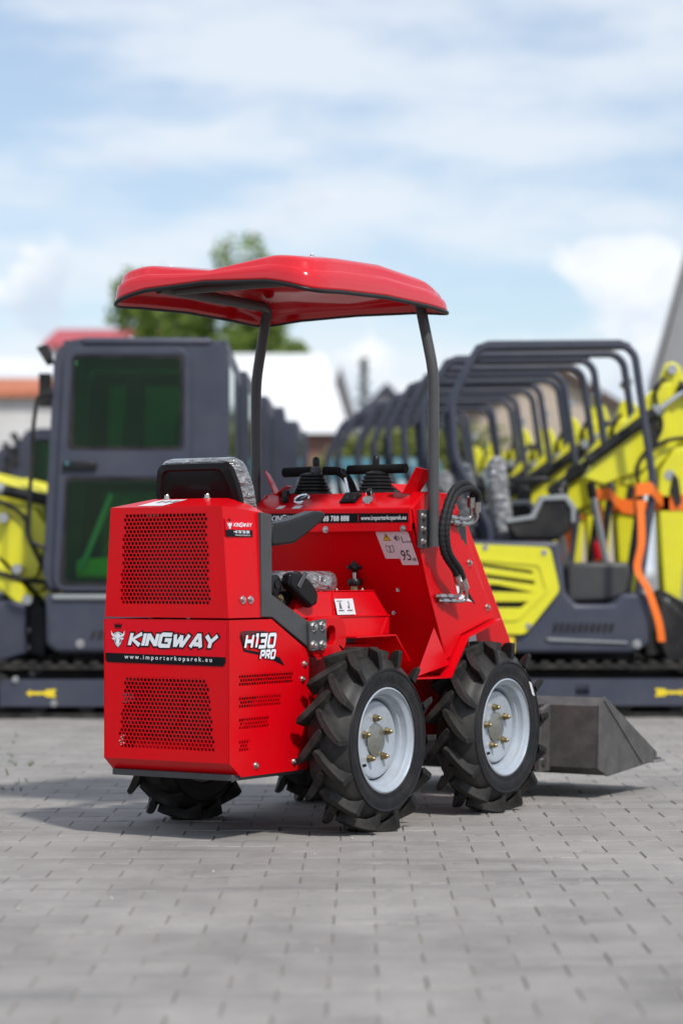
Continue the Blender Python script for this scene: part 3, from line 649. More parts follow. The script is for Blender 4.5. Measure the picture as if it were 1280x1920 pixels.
for sx in (1, -1):
    a = MB(); ap = [(-.375, .990), (-.36, .992), (-.28, 1.002), (-.13, 1.036), (-.085, 1.036), (-.07, 1.022), (-.082, 1.008), (-.17, .965), (-.25, .930), (-.37, .920), (-.385, .93)]
    a.prism(ap, 'x', sx*.195, sx*.250); ar = a.build('armrest', 'black_plastic', LD, bevel=.011, seg=3)
    b = MB(); b.prism([(-.40, .95), (-.36, .95), (-.30, .80), (-.21, .745), (-.24, .715), (-.36, .76)], 'x', sx*.178, sx*.19); hb = b.build('seat_hinge_bracket', 'black_plastic', LD, bevel=.003)
    b = MB(); b.lathe([(0, .032), (.008, .032), (.012, .026)], (sx*.19, -.285, .80), (sx, 0, 0), 20); b.cyl((sx*.20, -.285, .80), (sx*.208, -.285, .80), .014, n=12); b.build('recliner_hub', 'black_plastic', hb, smooth=35)
    for l, z in ((-.325, .865), (-.245, .755)): bolt_obj((sx*.19, l, z), (sx, 0, 0), hb, .009, .006, 'brass')
    b = MB(); bm_ = [(-.25, .835), (-.19, .842), (-.12, .805), (-.085, .77), (-.09, .735), (-.13, .722), (-.17, .745), (-.255, .795)]
    b.prism(bm_, 'x', sx*.195, sx*.232); bb = b.build('seat_belt_reel', 'gloss_black', LD, bevel=.012, seg=3)
    b = MB(); b.prism([(-.215, .795), (-.17, .842), (-.155, .835), (-.20, .785)], 'x', sx*.228, sx*.236); b.build('belt_strap', 'grey_steel', bb, bevel=.002)
b = MB(); b.box((-.17, -.36, .70), (.17, -.12, .79)); b.build('seat_pan', 'black_plastic', LD, bevel=.01)

# canopy: moulded shell with two raised shoulders and a channel between them
def rim_z(x, y):
    t = (y+.396)/.90; u = min(1, abs(x)/.402)
    A = .052*(1-t)+.024*t
    return 1.718+.006*t+A*(1-u**3)+.020*(1-(2*t-1)**2)*u**2
def outline(k, N=128):
    o_ = []
    for i in range(N):
        a = 2*math.pi*i/N; c_, s_ = math.cos(a), math.sin(a); e = .18
        x = .402*k*math.copysign(abs(c_)**e, c_); y = .054+.450*k*math.copysign(abs(s_)**e, s_); o_.append((x, y))
    return o_
def lerp(t, ks):
    for (a, b), (c, d) in zip(ks[:-1], ks[1:]):
        if t <= c: u = max(0, (t-a)/(c-a)); u = u*u*(3-2*u); return b+(d-b)*u
    return ks[-1][1]
def top_z(x, y):
    t = max(0, min(1, (y+.396)/.90)); u = abs(x)/.402
    z = lerp(t, [(0, 1.822), (.25, 1.838), (.52, 1.843), (.76, 1.824), (1, 1.776)])
    f = 1-.7*t
    return z+f*(.012*math.exp(-((u-.62)/.20)**2)-.020*math.exp(-(u/.30)**4))-.010*max(0, u-.8)*5*f
cv = MB(); rings = []
for k, hk, mode in ((.985, -.012, 0), (1.0, -.010, 0), (1.003, .004, 0), (.998, .28, 1), (.990, .50, 1), (.978, .56, 1), (.972, .60, 1), (.962, .82, 1), (.945, .94, 1), (.915, 1.0, 1), (.86, 1.0, 2), (.80, 1.0, 2), (.73, 1.0, 2), (.66, 1.0, 2), (.59, 1, 2), (.52, 1, 2), (.44, 1, 2), (.36, 1.0, 2), (.26, 1, 2), (.14, 1.0, 2), (.02, 1.0, 2)):
    rg = []
    for (x, y), (xo, yo) in zip(outline(k), outline(1)):
        zr = rim_z(xo, yo)
        z = zr+hk if mode == 0 else zr+.004+(top_z(x, y)-zr-.004)*hk
        rg.append((x, y, z))
    rings.append(rg)
N = 128; o_ = []
for r_ in rings[1:]: o_ += r_
cv.add(o_, [(i*N+k, i*N+(k+1) % N, (i+1)*N+(k+1) % N, (i+1)*N+k) for i in range(len(rings)-2) for k in range(N)]+[tuple(range((len(rings)-2)*N, (len(rings)-1)*N))])
can = cv.build('canopy', 'canopy_red', LD, smooth=50); sm = can.modifiers.new('s', 'SOLIDIFY'); sm.thickness = .005; sm.offset = -1
tr = MB(); tr.tube([(x, y, rim_z(x, y)-.010) for x, y in outline(1.003)], .0068, 8, closed=True); tr.build('canopy_trim', 'black_plastic', can, smooth=60)
for x, y in ((.28, .12), (-.28, .12), (.28, -.2), (-.28, -.2)): 
    b = MB(); bolt(b, (x, y, top_z(x, y)), (0, 0, 1), .006, .006)
    b.build('bolt', 'steel', can, smooth=30)
lp = MB(); lp.box((-.055, -.30, 1.782), (.015, -.24, 1.812)); lp.build('canopy_lamp_mount', 'black_plastic', LD, bevel=.004)

# decals on the cover -------------------------------------------------
rf = RF(-.6); sl_ = -.012
d0 = sheet('logo_decal', arc([(-.237, .690), (.234, .684), (.230, .549), (-.237, .554)], .014, 4), rf, .0010, 'decal_red', LD)
sheet('decal_band', [(-.2365, .584), (.2305, .578), (.230, .560), (.222, .5495), (-.228, .5545), (-.2365, .563)], rf, .0016, 'decal_black', d0)
text('decal_lettering', 'www.importerkoparek.eu', .0190, rf, (-.160, .5670), .0021, 'decal_white', d0, bold=.0002, sx=1.12, space=1.52, slope=sl_)
logo('logo_outline', 'KINGWAY', .0350, rf, (-.140, .6110), .0016, 'decal_black', d0, wide=1.30, hw=.13, grow=.19, slope=sl_, shear=.30, gap=.42)
logo('logo_lettering', 'KINGWAY', .0350, rf, (-.140, .6110), .0026, 'decal_white', d0, wide=1.30, hw=.135, grow=.05, slope=sl_, shear=.30, gap=.42)
def emblem(par, fr, cx, cz, k, off):
    def P(pts): return [(cx+x*k, cz+y*k) for x, y in pts]
    sh = [(-.8, .75), (0, 1.0), (.8, .75), (.85, .1), (.55, -.75), (0, -1.3), (-.55, -.75), (-.85, .1)]
    sheet('emblem_shield', P([(x*1.0, y) for x, y in sh]), fr, off, 'decal_black', par); sheet('emblem_shield', P([(x*.86, y*.9-.02) for x, y in sh]), fr, off+.0004, 'decal_white', par); sheet('emblem_shield', P([(x*.74, y*.8-.02) for x, y in sh]), fr, off+.0008, 'decal_darkred', par)
    for m in (1, -1):
        sheet('emblem_horn', P([(m*.18, .55), (m*.55, .45), (m*.9, .65), (m*1.12, 1.05), (m*1.08, .5), (m*.85, .22), (m*.3, .2)]), fr, off+.0012, 'decal_white', par)
        sheet('emblem_ear', P([(m*.36, .15), (m*1.0, .05), (m*.8, -.18), (m*.4, -.12)]), fr, off+.0012, 'decal_white', par)
        sheet('emblem_eye', P([(m*.14, -.02), (m*.33, .08), (m*.30, -.08)]), fr, off+.0020, 'decal_black', par)
        sheet('emblem_nostril', P([(m*.06, -.78), (m*.2, -.72), (m*.16, -.86)]), fr, off+.0020, 'decal_black', par)
    sheet('emblem_head', P([(-.32, .62), (0, .72), (.32, .62), (.42, .1), (.28, -.4), (.34, -.75), (.2, -1.0), (-.2, -1.0), (-.34, -.75), (-.28, -.4), (-.42, .1)]), fr, off+.0016, 'decal_white', par)
    sheet('emblem_crown', P([(-.55, 1.45), (.55, 1.45), (.68, 2.05), (.36, 1.72), (.2, 2.1), (0, 1.72), (-.2, 2.1), (-.36, 1.72), (-.68, 2.05)]), fr, off, 'decal_black', par); sheet('emblem_crown', P([(-.52, 1.30), (.52, 1.30), (.52, 1.38), (-.52, 1.38)]), fr, off, 'decal_black', par)
emblem(d0, rf, -.186, .630, .024, .0016)
# model decal on the right side
sf = SF(.2435)
d1 = sheet('model_decal', [(-.546, .655), (-.50, .655), (-.525, .60)], sf, .0010, 'decal_darkred', LD)
sheet('decal_swoosh', [(-.546, .640), (-.535, .648), (-.52, .600), (-.40, .585), (-.33, .570), (-.302, .543), (-.42, .578), (-.525, .594)], sf, .0014, 'decal_black', d1)
sheet('decal_panel', [(-.53, .658), (-.40, .656), (-.41, .645), (-.52, .640)], sf, .0012, 'decal_darkred', d1)
for nm, mt, hw, gr, of in (('model_outline', 'decal_black', .12, .13, .0018), ('model_lettering', 'decal_white', .12, .03, .0032)):
    logo(nm, 'H130', .037, sf, (-.520, .606), of, mt, d1, wide=1.22, hw=hw, grow=gr, gap=.42, shear=.28)
    logo(nm, 'PRO', .023, sf, (-.440, .570), of+.0006, mt, d1, wide=1.15, hw=hw+.02, grow=gr, gap=.42, shear=.28)
# small sticker on the hood's right side (the side leans inwards)
hn = Vector((1, 0, .066)).normalized(); hf = ((.2405-.002, 0, .6975), (0, 1, 0), Vector((-.066, 0, 1)).normalized(), hn)
U__, V__ = Vector((.068, 1, 0)).normalized(), Vector((-.055, 0, 1)).normalized(); N__ = U__.cross(V__).normalized(); hfr = (Vector((.2275, -.53, .975))+U__*.52-V__*.279, U__, V__, N__)
d2 = sheet('dealer_sticker', arc([(-.585, .252), (-.455, .252), (-.455, .308), (-.585, .308)], .006, 3), hfr, .0022, 'decal_red', LD)
sheet('decal_band', [(-.585, .252), (-.455, .252), (-.455, .273), (-.585, .273)], hfr, .0030, 'decal_black', d2)
logo('logo_lettering', 'KINGWAY', .0115, hfr, (-.545, .283), .0030, 'decal_white', d2, wide=1.0, shear=.26)
text('decal_lettering', '+48 788 788 888', .0125, hfr, (-.548, .2625), .0036, 'decal_white', d2, bold=.0002, sx=.9); text('decal_lettering', 'www.importerkoparek.eu', .0075, hfr, (-.542, .2548), .0036, 'decal_white', d2, sx=.95)
emblem(d2, hfr, -.566, .286, .0105, .0030)

# wheels --------------------------------------------------------------
def make_wheel():
    """axis x, outer face +x, origin at the wheel centre"""
    hub = MB(); hub.lathe([(.004, .127), (.024, .127), (.031, .122), (.032, .112), (.029, .100), (.029, .060), (.030, 0)], (0, 0, 0), (1, 0, 0), 48)
    hub.lathe([(-.06, .07), (.012, .07)], (0, 0, 0), (1, 0, 0), 32)
    wh = hub.build('wheel', 'rim', LD, smooth=35)
    m = MB(); m.lathe([(.030, .053), (.034, .053), (.0345, .052), (.0345, 0)], (0, 0, 0), (1, 0, 0), 40); m.build('hub_cap', 'hubcap', wh, smooth=35)
    rp = [(.004, .128), (.012, .131), (.020, .1315), (.032, .1345), (.039, .1375), (.041, .1425), (.049, .146), (.060, .1485), (.064, .153), (.067, .159), (.070, .164), (.074, .168), (.076, .166), (.074, .171), (.066, .171), (-.066, .171), (-.075, .166), (-.06, .15), (-.02, .127)]
    m = MB(); m.lathe(rp, (0, 0, 0), (1, 0, 0), 64, closed=True); m.build('rim', 'rim', wh, smooth=35)
    tp = [(.060, .160), (.070, .168), (.0765, .174), (.0775, .176), (.0765, .179), (.079, .192), (.0805, .207), (.0795, .222), (.0825, .226), (.0825, .229), (.0775, .233), (.071, .240), (.064, .249), (.050, .262), (.025, .270), (.003, .2725), (.002, .2738)]
    tp = tp+[(-a, r_) for a, r_ in tp[::-1]]
    m = MB(); m.lathe(tp, (0, 0, 0), (1, 0, 0), 96, closed=True); ty = m.build('tyre', 'rubber', wh, smooth=35)
    ty.data.materials.append(MATS['carcass'])
    for p_ in ty.data.polygons:
        if math.hypot(p_.center.y, p_.center.z) > .236: p_.material_index = 1
    # one lug (outer half) as a swept block; phi 0 = rearmost, rising phi = towards the top
    def lug(side):
        m = MB(); K = 9; rows = []
        for i in range(K):
            t = i/(K-1); a = .084-.096*t; ph = .02+.36*(t**1.3); hw_t = .0088+.0035*math.sin(t*2.6); hw_b = hw_t+.0035
            if i == K-1: hw_t *= .62; hw_b *= .66
            rt = .300-.004*(abs(a)/.084)**3; rb = .268-.030*max(0, (a-.045)/.039)
            slope = (ph, a); row = []
            tang = .36*1.3*(t**.3)/.096*.285   # d(arc)/d(a)
            nx, nph = tang/math.hypot(1, tang), 1/math.hypot(1, tang)
            for w_, r_ in ((-hw_b, rb), (-hw_t, rt), (hw_t, rt), (hw_b, rb)):
                A = a+w_*nx; PH = ph+w_*nph/.285; row.append((side*min(A, .0845), -r_*math.cos(PH), r_*math.sin(PH)))
            rows.append(row)
        loft(m, rows); return m
    for side in (1, -1):
        base = None
        for k in range(14):
            a = 2*math.pi*k/14+(0 if side > 0 else math.pi/14)
            if base is None: base = lug(side).build('tread_lug', 'tread', wh, bevel=.0025); o = base
            else: o = base.copy(); C.objects.link(o)
            o.rotation_euler = (-a, 0, 0)
    for k in range(5):
        a = 2*math.pi*k/5+.35; m = MB(); p = (.030, .070*math.cos(a), .070*math.sin(a)); m.cyl(p, (.034, p[1], p[2]), .0125, n=16); m.cyl((.034, p[1], p[2]), (.045, p[1], p[2]), .0105, n=6); m.lathe([(0, .0075), (.006, .007), (.010, .004), (.011, 0)], (.045, p[1], p[2]), (1, 0, 0), 12); m.build('wheel_nut', 'brass', wh, smooth=30)
    m = MB(); m.cyl((.018, -.10, -.085), (.052, -.088, -.075), .005, n=10); m.build('valve', 'black_plastic', wh, smooth=40)
    # raised size lettering on the sidewall
    chars = '5.00-12'; 
    for i, chx in enumerate(chars):
        an = R(112)-i*R(7.0); er = Vector((0, -math.cos(an), math.sin(an))); eu = Vector((0, math.sin(an), math.cos(an)))
        text('sidewall_lettering', chx, .022, ((0, 0, 0), eu, er, (1, 0, 0)), (-.006, .196), .0812, 'rubber', wh)
    return wh
w0 = make_wheel()
for i, (sx, l) in enumerate(((1, 0), (1, .79), (-1, 0), (-1, .79))):
    o = w0 if i == 0 else copy_tree(w0, LD)
    o.location = (sx*.362, l, .297); o.scale = (sx, 1, 1); o.rotation_euler = ((0, .13, .3, .2)[i], 0, 0)
sheet('tyre_label', [(.938, .452), (.956, .446), (.982, .398), (.964, .404)], SF(.4440), .0006, 'paper', LD)

# bucket --------------------------------------------------------------
bk = MB(); th_ = .007
bp0 = [(1.405, .376), (1.362, .346), (1.352, .118), (1.43, .086), (1.90, .118)]
for (a, b), (c, d) in zip(bp0[:-1], bp0[1:]): quad3(bk, (-.5, a, b), (.5, a, b), (.5, c, d), (-.5, c, d), -th_)
bucket = bk.build('bucket', 'bucket_grey', LD)
for sx in (1, -1):
    s = MB(); s.prism([(1.35, .116), (1.362, .348), (1.408, .380), (1.845, .150), (1.852, .116), (1.43, .083)], 'x', sx*.5, sx*.508); s.build('bucket_side', 'bucket_grey', bucket, bevel=.0015)
    s = MB(); d = Vector((0, .34, -.27)).normalized(); a = Vector((sx*.5085, 1.40, .365)); s.cyl(a, a+d*.40, .004, n=8); s.build('weld_bead', 'bucket_grey', bucket, smooth=60)
s = MB(); s.box((-.51, 1.82, .108), (.51, 1.915, .118)); s.build('cutting_edge', 'steel', bucket, bevel=.002)
for sx in (1, -1):
    s = MB(); s.prism([(1.27, .10), (1.358, .10), (1.366, .35), (1.30, .33), (1.28, .26)], 'x', sx*.285, sx*.305); s.prism([(1.27, .10), (1.358, .10), (1.366, .35), (1.30, .33), (1.28, .26)], 'x', sx*.20, sx*.215); s.build('coupler_lug', 'bucket_grey', bucket, bevel=.002)
    s = MB(); s.cyl((sx*.19, 1.30, .14), (sx*.315, 1.30, .14), .014, n=14); s.build('coupler_pin', 'steel', bucket, smooth=40)
    la = MB(); la.prism([(.72, 1.02), (.80, 1.03), (1.12, .60), (1.32, .20), (1.30, .11), (1.26, .13), (1.05, .52), (.70, .94)], 'x', sx*.235, sx*.265); la.build('lift_arm', 'red', LD, bevel=.003)
s = MB(); s.cyl((0, 1.05, .32), (0, .92, .50), .028, n=16); s.cyl((0, 1.28, .16), (0, 1.05, .32), .014, n=12); s.box((-.22, 1.262, .13), (.22, 1.285, .32)); s.build('tilt_cylinder', 'grey_steel', LD, smooth=40)

# ------------------------------------------------------------------ mini excavators (local: x along the machine, y away from the camera)
def undercarriage(root, x0, x1, d):
    for y0, y1 in ((0, .23), (.75, .98)):
        t = MB(); r_ = .155; out = []; inn = []
        for k in range(13):
            a = math.pi/2+math.pi*k/12; out.append((x0+r_+r_*math.cos(a), .155+r_*math.sin(a))); inn.append((x0+r_+(r_-.028)*math.cos(a), .155+(r_-.028)*math.sin(a)))
        for k in range(13):
            a = -math.pi/2+math.pi*k/12; out.append((x1-r_+r_*math.cos(a), .155+r_*math.sin(a))); inn.append((x1-r_+(r_-.028)*math.cos(a), .155+(r_-.028)*math.sin(a)))
        t.plate(out, [inn], ((0, y0, 0), (1, 0, 0), (0, 0, 1), (0, -1, 0)), y1-y0)
        L_ = x1-x0-2*r_; nx = int(L_/.085)
        for k in range(nx):
            x = x0+r_+(k+.5)*L_/nx; t.box((x-.022, y0-.006, .306), (x+.022, y1+.006, .328)); t.box((x-.022, y0-.006, 0.002), (x+.022, y1+.006, .014))
            t.box((x-.012, y0+.03, .272), (x+.012, y1-.03, .286))
        for s_, c_ in ((-1, x0+r_), (1, x1-r_)):
            for k in range(5):
                a = -math.pi/2+math.pi*(k+.5)/5; cx_, cz_ = c_+s_*math.cos(a)*(r_+.008), .155+math.sin(a)*(r_+.008)
                m = MB().box((-.012, y0-.006, -.022), (.012, y1+.006, .022)); m.xf(Matrix.Translation((cx_, 0, cz_)) @ Matrix.Rotation(-a*s_, 4, 'Y')); t.add(m.v, m.f)
        tr = t.build('track', 'track_rubber', root)
        for s_, c_ in ((-1, x0+r_), (1, x1-r_)):
            m = MB(); m.lathe([(0, .118), (.02, .122), (.05, .09), (.14, .09), (.17, .122), (.19, .118)], (c_, y0+.02, .155), (0, 1, 0), 24); m.cyl((c_, y0-.002, .155), (c_, y0+.03, .155), .045, n=16); m.build('sprocket', 'exc_black', tr, smooth=40)
        for k in range(4):
            x = x0+.42+k*(x1-x0-.84)/3; m = MB(); m.cyl((x, y0+.03, .075), (x, y1-.03, .075), .05, n=14); m.build('track_roller', 'exc_black', tr, smooth=40)
        fr = MB(); a, b = x0+.20, x1-.20; hx = x0+(x1-x0)*.42 if d > 0 else x0+(x1-x0)*.66
        fr.plate([(a, .070), (b, .070), (b, .205), (b-.02, .226), (a+.02, .226), (a, .205)], [[(hx, .13), (hx+.08, .13), (hx+.08, .195), (hx, .195)]], ((0, y0-.012, 0), (1, 0, 0), (0, 0, 1), (0, -1, 0)), .012); fr.box((a+.02, y0+.045, .075), (b-.02, y1-.02, .222)); f = fr.build('track_frame', 'exc_grey', tr)
        ax = (x0+.35 if d < 0 else x1-.55); m = MB(); ar = [(0, .5), (.16, 1), (.16, .72), (.62, .72), (.66, 1), (1, 1.08), (.93, .5), (1, -.08), (.66, 0), (.62, .28), (.16, .28), (.16, 0)]
        m.prism([((ax+u*.175) if d < 0 else (ax+(1-u)*.175), .125+v*.042) for u, v in ar], 'y', y0-.0155, y0-.0125); m.build('arrow_decal', 'warn_yellow', tr)
        for x in (a+.31, a+.09): m = MB(); bolt(m, (x, y0-.012, .088 if x > a+.2 else .225), (0, -1, 0), .014, .02); m.build('bolt', 'steel', tr, smooth=30)
    m = MB(); m.box((x0+.45, .2, .14), (x1-.45, .78, .26)); m.cyl(((x0+x1)/2, .49, .25), ((x0+x1)/2, .49, .375), .26, n=32); m.build('slew_ring', 'exc_black', root)
def tubes(name, m, root, paths, r, rb=.1, n=12):
    for p in paths: MB().tube(bend(p, rb, 7), r, n).build(name, m, root, smooth=60)
def cylinder(root, a, b, k=.55, r=.032):
    a, b = Vector(a), Vector(b); c = a+(b-a)*k; o = MB().cyl(a, c, r, n=18).build('hydraulic_cylinder', 'exc_black', root, smooth=40)
    MB().cyl(c, b, r*.5, n=14).build('cylinder_rod', 'chrome', o, smooth=40); MB().cyl(c-(b-a).normalized()*.03, c+(b-a).normalized()*.012, r*1.1, n=18).build('cylinder_gland', 'light_grey', o, smooth=40)
def blade_and_swing(root, x, d):
    m = MB(); m.prism([(x, .34), (x+d*.16, .36), (x+d*.24, .50), (x+d*.24, .66), (x+d*.10, .74), (x, .62)], 'y', .34, .64); m.cyl((x+d*.14, .49, .30), (x+d*.14, .49, .72), .07, n=18); o = m.build('swing_post', 'exc_black', root, bevel=.01)
    for z in (.40, .50, .66): q = MB(); bolt(q, (x+d*.12, .34, z), (0, -1, 0), .02, .02); q.build('bolt', 'steel', o, smooth=30)

def open_excavator():
    root = empty('mini_excavator', (1.3, 14.0, 0)); S_ = lambda X: X-1.3
    undercarriage(root, S_(.62), S_(2.36), 1)
    h = MB(); h.prism([(S_(a), b) for a, b in ((.48, .40), (.60, .37), (1.70, .37), (1.78, .42), (1.79, .70), (1.74, .725), (1.62, .715), (1.58, .655), (1.36, .655), (1.30, .72), (1.265, 1.02), (.52, 1.03), (.46, .95))], 'y', .02, .96)
    h.build('house', 'exc_grey', root, bevel=.025, seg=3)
    h = MB(); h.prism([(S_(1.33), .66), (S_(1.33), .86), (S_(1.36), .90), (S_(1.70), .90), (S_(1.72), .73), (S_(1.60), .67)], 'y', .30, .92); h.build('floor_mat', 'grey_steel', root, bevel=.04, seg=3)
    p = MB(); yo = [(.60, 1.012), (1.205, .985), (1.262, .735), (1.062, .482), (.60, .482)]
    slots = [[(.80, .895), (1.10, .850), (1.11, .832), (.815, .872)], [(.825, .832), (1.112, .792), (1.118, .770), (.84, .806)], [(.85, .772), (.90, .770), (1.12, .722), (.855, .728)], [(.86, .672), (1.08, .672), (1.035, .635), (.88, .635)]]
    p.plate(arc([(S_(a), b) for a, b in yo], .03, 4), [[(S_(a), b) for a, b in s_] for s_ in slots], ((0, -.012, 0), (1, 0, 0), (0, 0, 1), (0, -1, 0)), .028); pn = p.build('side_panel', 'yellow', root, bevel=.005); MB().box((S_(.76), .0165, .60), (S_(1.16), .0195, .92)).build('slot_shade_sheet', 'exc_black', pn)  # black sheet behind the slots paints in the shade of their depth
    q = MB(); q.plate(arc([(S_(.74), .93), (S_(1.155), .895), (S_(1.20), .74), (S_(1.02), .56), (S_(.74), .56)], .02, 3), [arc([(S_(.76), .913), (S_(1.14), .88), (S_(1.18), .742), (S_(1.01), .578), (S_(.76), .578)], .02, 3)], ((0, -.020, 0), (1, 0, 0), (0, 0, 1), (0, -1, 0)), .006); q.build('panel_rib', 'yellow', pn)
    for a, b in ((.83, .985), (1.17, .955), (1.08, .53), (.80, .51)): m = MB(); bolt(m, (S_(a), -.012, b), (0, -1, 0), .012, .01); m.build('bolt', 'steel', pn, smooth=30)
    v = MB()
    for k in range(10): v.prism([(S_(1.225+k*.036), .500), (S_(1.243+k*.036), .500), (S_(1.253+k*.036), .545), (S_(1.235+k*.036), .545)], 'y', .008, .0195)
    v.build('vent_slots', 'exc_black', root)
    MB().prism([(S_(1.18), .462), (S_(1.65), .440), (S_(1.66), .428), (S_(1.2), .445)], 'y', .006, .022).build('step_edge', 'light_grey', root)
    MB().box((S_(.885), .004, .375), (S_(1.0), .018, .47)).build('warning_plate', 'warn_yellow', root)
    m = MB(); bolt(m, (S_(1.71), .018, .425), (0, -1, 0), .018, .02); m.build('bolt', 'steel', root, smooth=30)
    # roll-over frame
    for y in (.20, .76):
        tubes('roll_bar', 'exc_grey', root, [[(S_(.86), y, .90), (S_(.88), y, 1.08), (S_(.665), y, 1.52), (S_(.645), y, 1.84), (S_(.80), y, 2.165), (S_(1.66), y, 2.175), (S_(1.72), y, 2.12), (S_(1.83), y, 1.36), (S_(1.74), y, .70)]], .024, .07)
    rf_ = MB(); rf_.prism([(S_(a), b) for a, b in ((.78, 2.170), (.86, 2.200), (1.63, 2.207), (1.70, 2.182), (1.68, 2.172), (.80, 2.162))], 'y', .178, .50); rf_.build('canopy_roof', 'exc_grey', root, bevel=.012, seg=3)
    tubes('cross_bar', 'exc_grey', root, [[(S_(.645), .2, 1.80), (S_(.645), .76, 1.80)], [(S_(.68), .2, 1.50), (S_(.68), .76, 1.50)]], .02)
    # seat and control console
    s = MB(); s.prism([(S_(.92), 1.03), (S_(1.30), 1.03), (S_(1.32), 1.10), (S_(1.02), 1.12), (S_(.97), 1.52), (S_(.90), 1.54), (S_(.86), 1.45)], 'y', .30, .72); s.build('seat', 'film', root, bevel=.03, seg=3)
    c = MB(); c.prism([(S_(a), b) for a, b in ((.96, 1.14), (1.10, 1.16), (1.16, 1.27), (1.30, 1.28), (1.345, 1.22), (1.33, 1.08), (1.25, 1.03), (1.02, 1.03), (.98, 1.08))], 'y', .10, .24); co_ = c.build('control_box', 'exc_black', root, bevel=.02, seg=3)
    c = MB(); tp = [(.95, 1.15), (1.105, 1.175), (1.16, 1.285), (1.305, 1.298), (1.365, 1.225), (1.36, 1.13), (1.335, 1.13), (1.335, 1.21), (1.30, 1.262), (1.175, 1.258), (1.125, 1.15), (.96, 1.125)]
    c.prism([(S_(a), b) for a, b in tp], 'y', .085, .25); c.build('control_trim', 'light_grey', co_, bevel=.006)
    j = MB(); j.lathe([(0, .05), (.02, .046), (.03, .05), (.05, .04), (.06, .043), (.08, .03), (.10, .018)], (S_(1.27), .17, 1.285), (.35, 0, .94), 16); j.tube([(S_(1.30), .17, 1.37), (S_(1.34), .17, 1.44), (S_(1.39), .17, 1.47)], [.014, .02, .026], 12); j.build('joystick', 'black_plastic', co_, smooth=40)
    MB().prism([(S_(1.0), 1.36), (S_(1.22), 1.375), (S_(1.24), 1.39), (S_(1.2), 1.41), (S_(1.0), 1.40)], 'y', .27, .33).build('armrest', 'black_plastic', root, bevel=.012)
    for y in (.42, .56): l_ = MB().cyl((S_(1.62), y, .72), (S_(1.50), y, 1.32), .013, n=10).build('travel_lever', 'light_grey', root, smooth=40); MB().cyl((S_(1.505), y, 1.29), (S_(1.49), y, 1.38), .02, n=12).build('lever_knob', 'black_plastic', l_, smooth=40)
    # boom, folded with the arm hanging straight down
    blade_and_swing(root, S_(1.80), 1)
    b = MB(); bp_ = [(1.66, 1.36), (1.80, 1.36), (2.02, 1.62), (2.36, 1.76), (2.75, 1.78), (2.75, 1.98), (2.36, 2.02), (2.06, 1.95), (2.02, 2.07), (1.98, 2.10), (1.93, 2.09), (1.90, 2.0), (1.85, 1.80)]
    b.prism([(S_(a), c_) for a, c_ in bp_], 'y', .43, .55); bo = b.build('boom', 'yellow', root, bevel=.012, seg=2)
    a_ = MB(); ap = [(1.915, .64), (2.015, .64), (2.06, 1.20), (2.07, 1.36), (2.14, 1.46), (2.60, 1.56), (2.60, 1.70), (2.10, 1.60), (1.96, 1.55), (1.895, 1.46), (1.88, 1.34), (1.885, 1.18)]
    a_.prism([(S_(a), c_) for a, c_ in ap], 'y', .39, .59); am = a_.build('dipper_arm', 'yellow', root, bevel=.014, seg=2)
    for X, z, r_ in ((1.965, .665, .032), (1.965, 2.05, .03), (1.95, 1.42, .03)): m = MB(); m.cyl((S_(X), .385, z), (S_(X), .595, z), r_, n=16); m.build('pivot_pin', 'steel', am, smooth=40)
    m = MB(); m.prism([(S_(1.95), 1.32), (S_(1.97), 1.43), (S_(2.0), 1.40), (S_(2.02), 1.26), (S_(1.99), 1.22)], 'y', .378, .392); m.build('linkage_slot', 'exc_black', am)
    cylinder(root, (S_(1.46), .375, 1.50), (S_(2.05), .375, 1.93), .72, .034)
    cylinder(root, (S_(2.00), .385, 1.95), (S_(2.55), .40, 1.78), .45, .034)
    b = MB(); b.prism([(S_(a), c_) for a, c_ in ((1.44, 1.40), (1.56, 1.36), (1.80, 1.45), (1.95, 1.62), (1.96, 1.98), (1.84, 1.92), (1.72, 1.76), (1.50, 1.50))], 'y', .40, .56); b.build('boom_bracket', 'yellow', root, bevel=.012)
    tubes('hydraulic_hose', 'exc_black', root, [spline([(S_(1.80), .39, 1.18), (S_(1.76), .38, 1.48), (S_(1.92), .38, 1.62), (S_(2.18), .38, 1.66), (S_(2.45), .38, 1.80)]), spline([(S_(1.92), .38, 2.0), (S_(1.86), .37, 1.9), (S_(1.90), .38, 1.70), (S_(1.80), .38, 1.55)])], .012, .02, 8)
    MB().box((S_(1.82), .37, 1.60), (S_(1.88), .40, 1.76)).build('work_lamp', 'exc_black', root, bevel=.01)
    b = MB(); b.prism([(S_(a), c_) for a, c_ in ((1.88, .70), (1.96, .66), (2.12, .50), (2.20, .30), (2.08, .18), (1.94, .26), (1.86, .45))], 'y', .30, .68); b.build('digging_bucket', 'exc_black', root, bevel=.02)
    MB().lathe([(0, .04), (.02, .045), (.10, .045), (.13, .02)], (S_(1.56), .60, .92), (0, 0, 1), 14).build('fire_extinguisher', 'lamp_red', root, smooth=40)
    return root
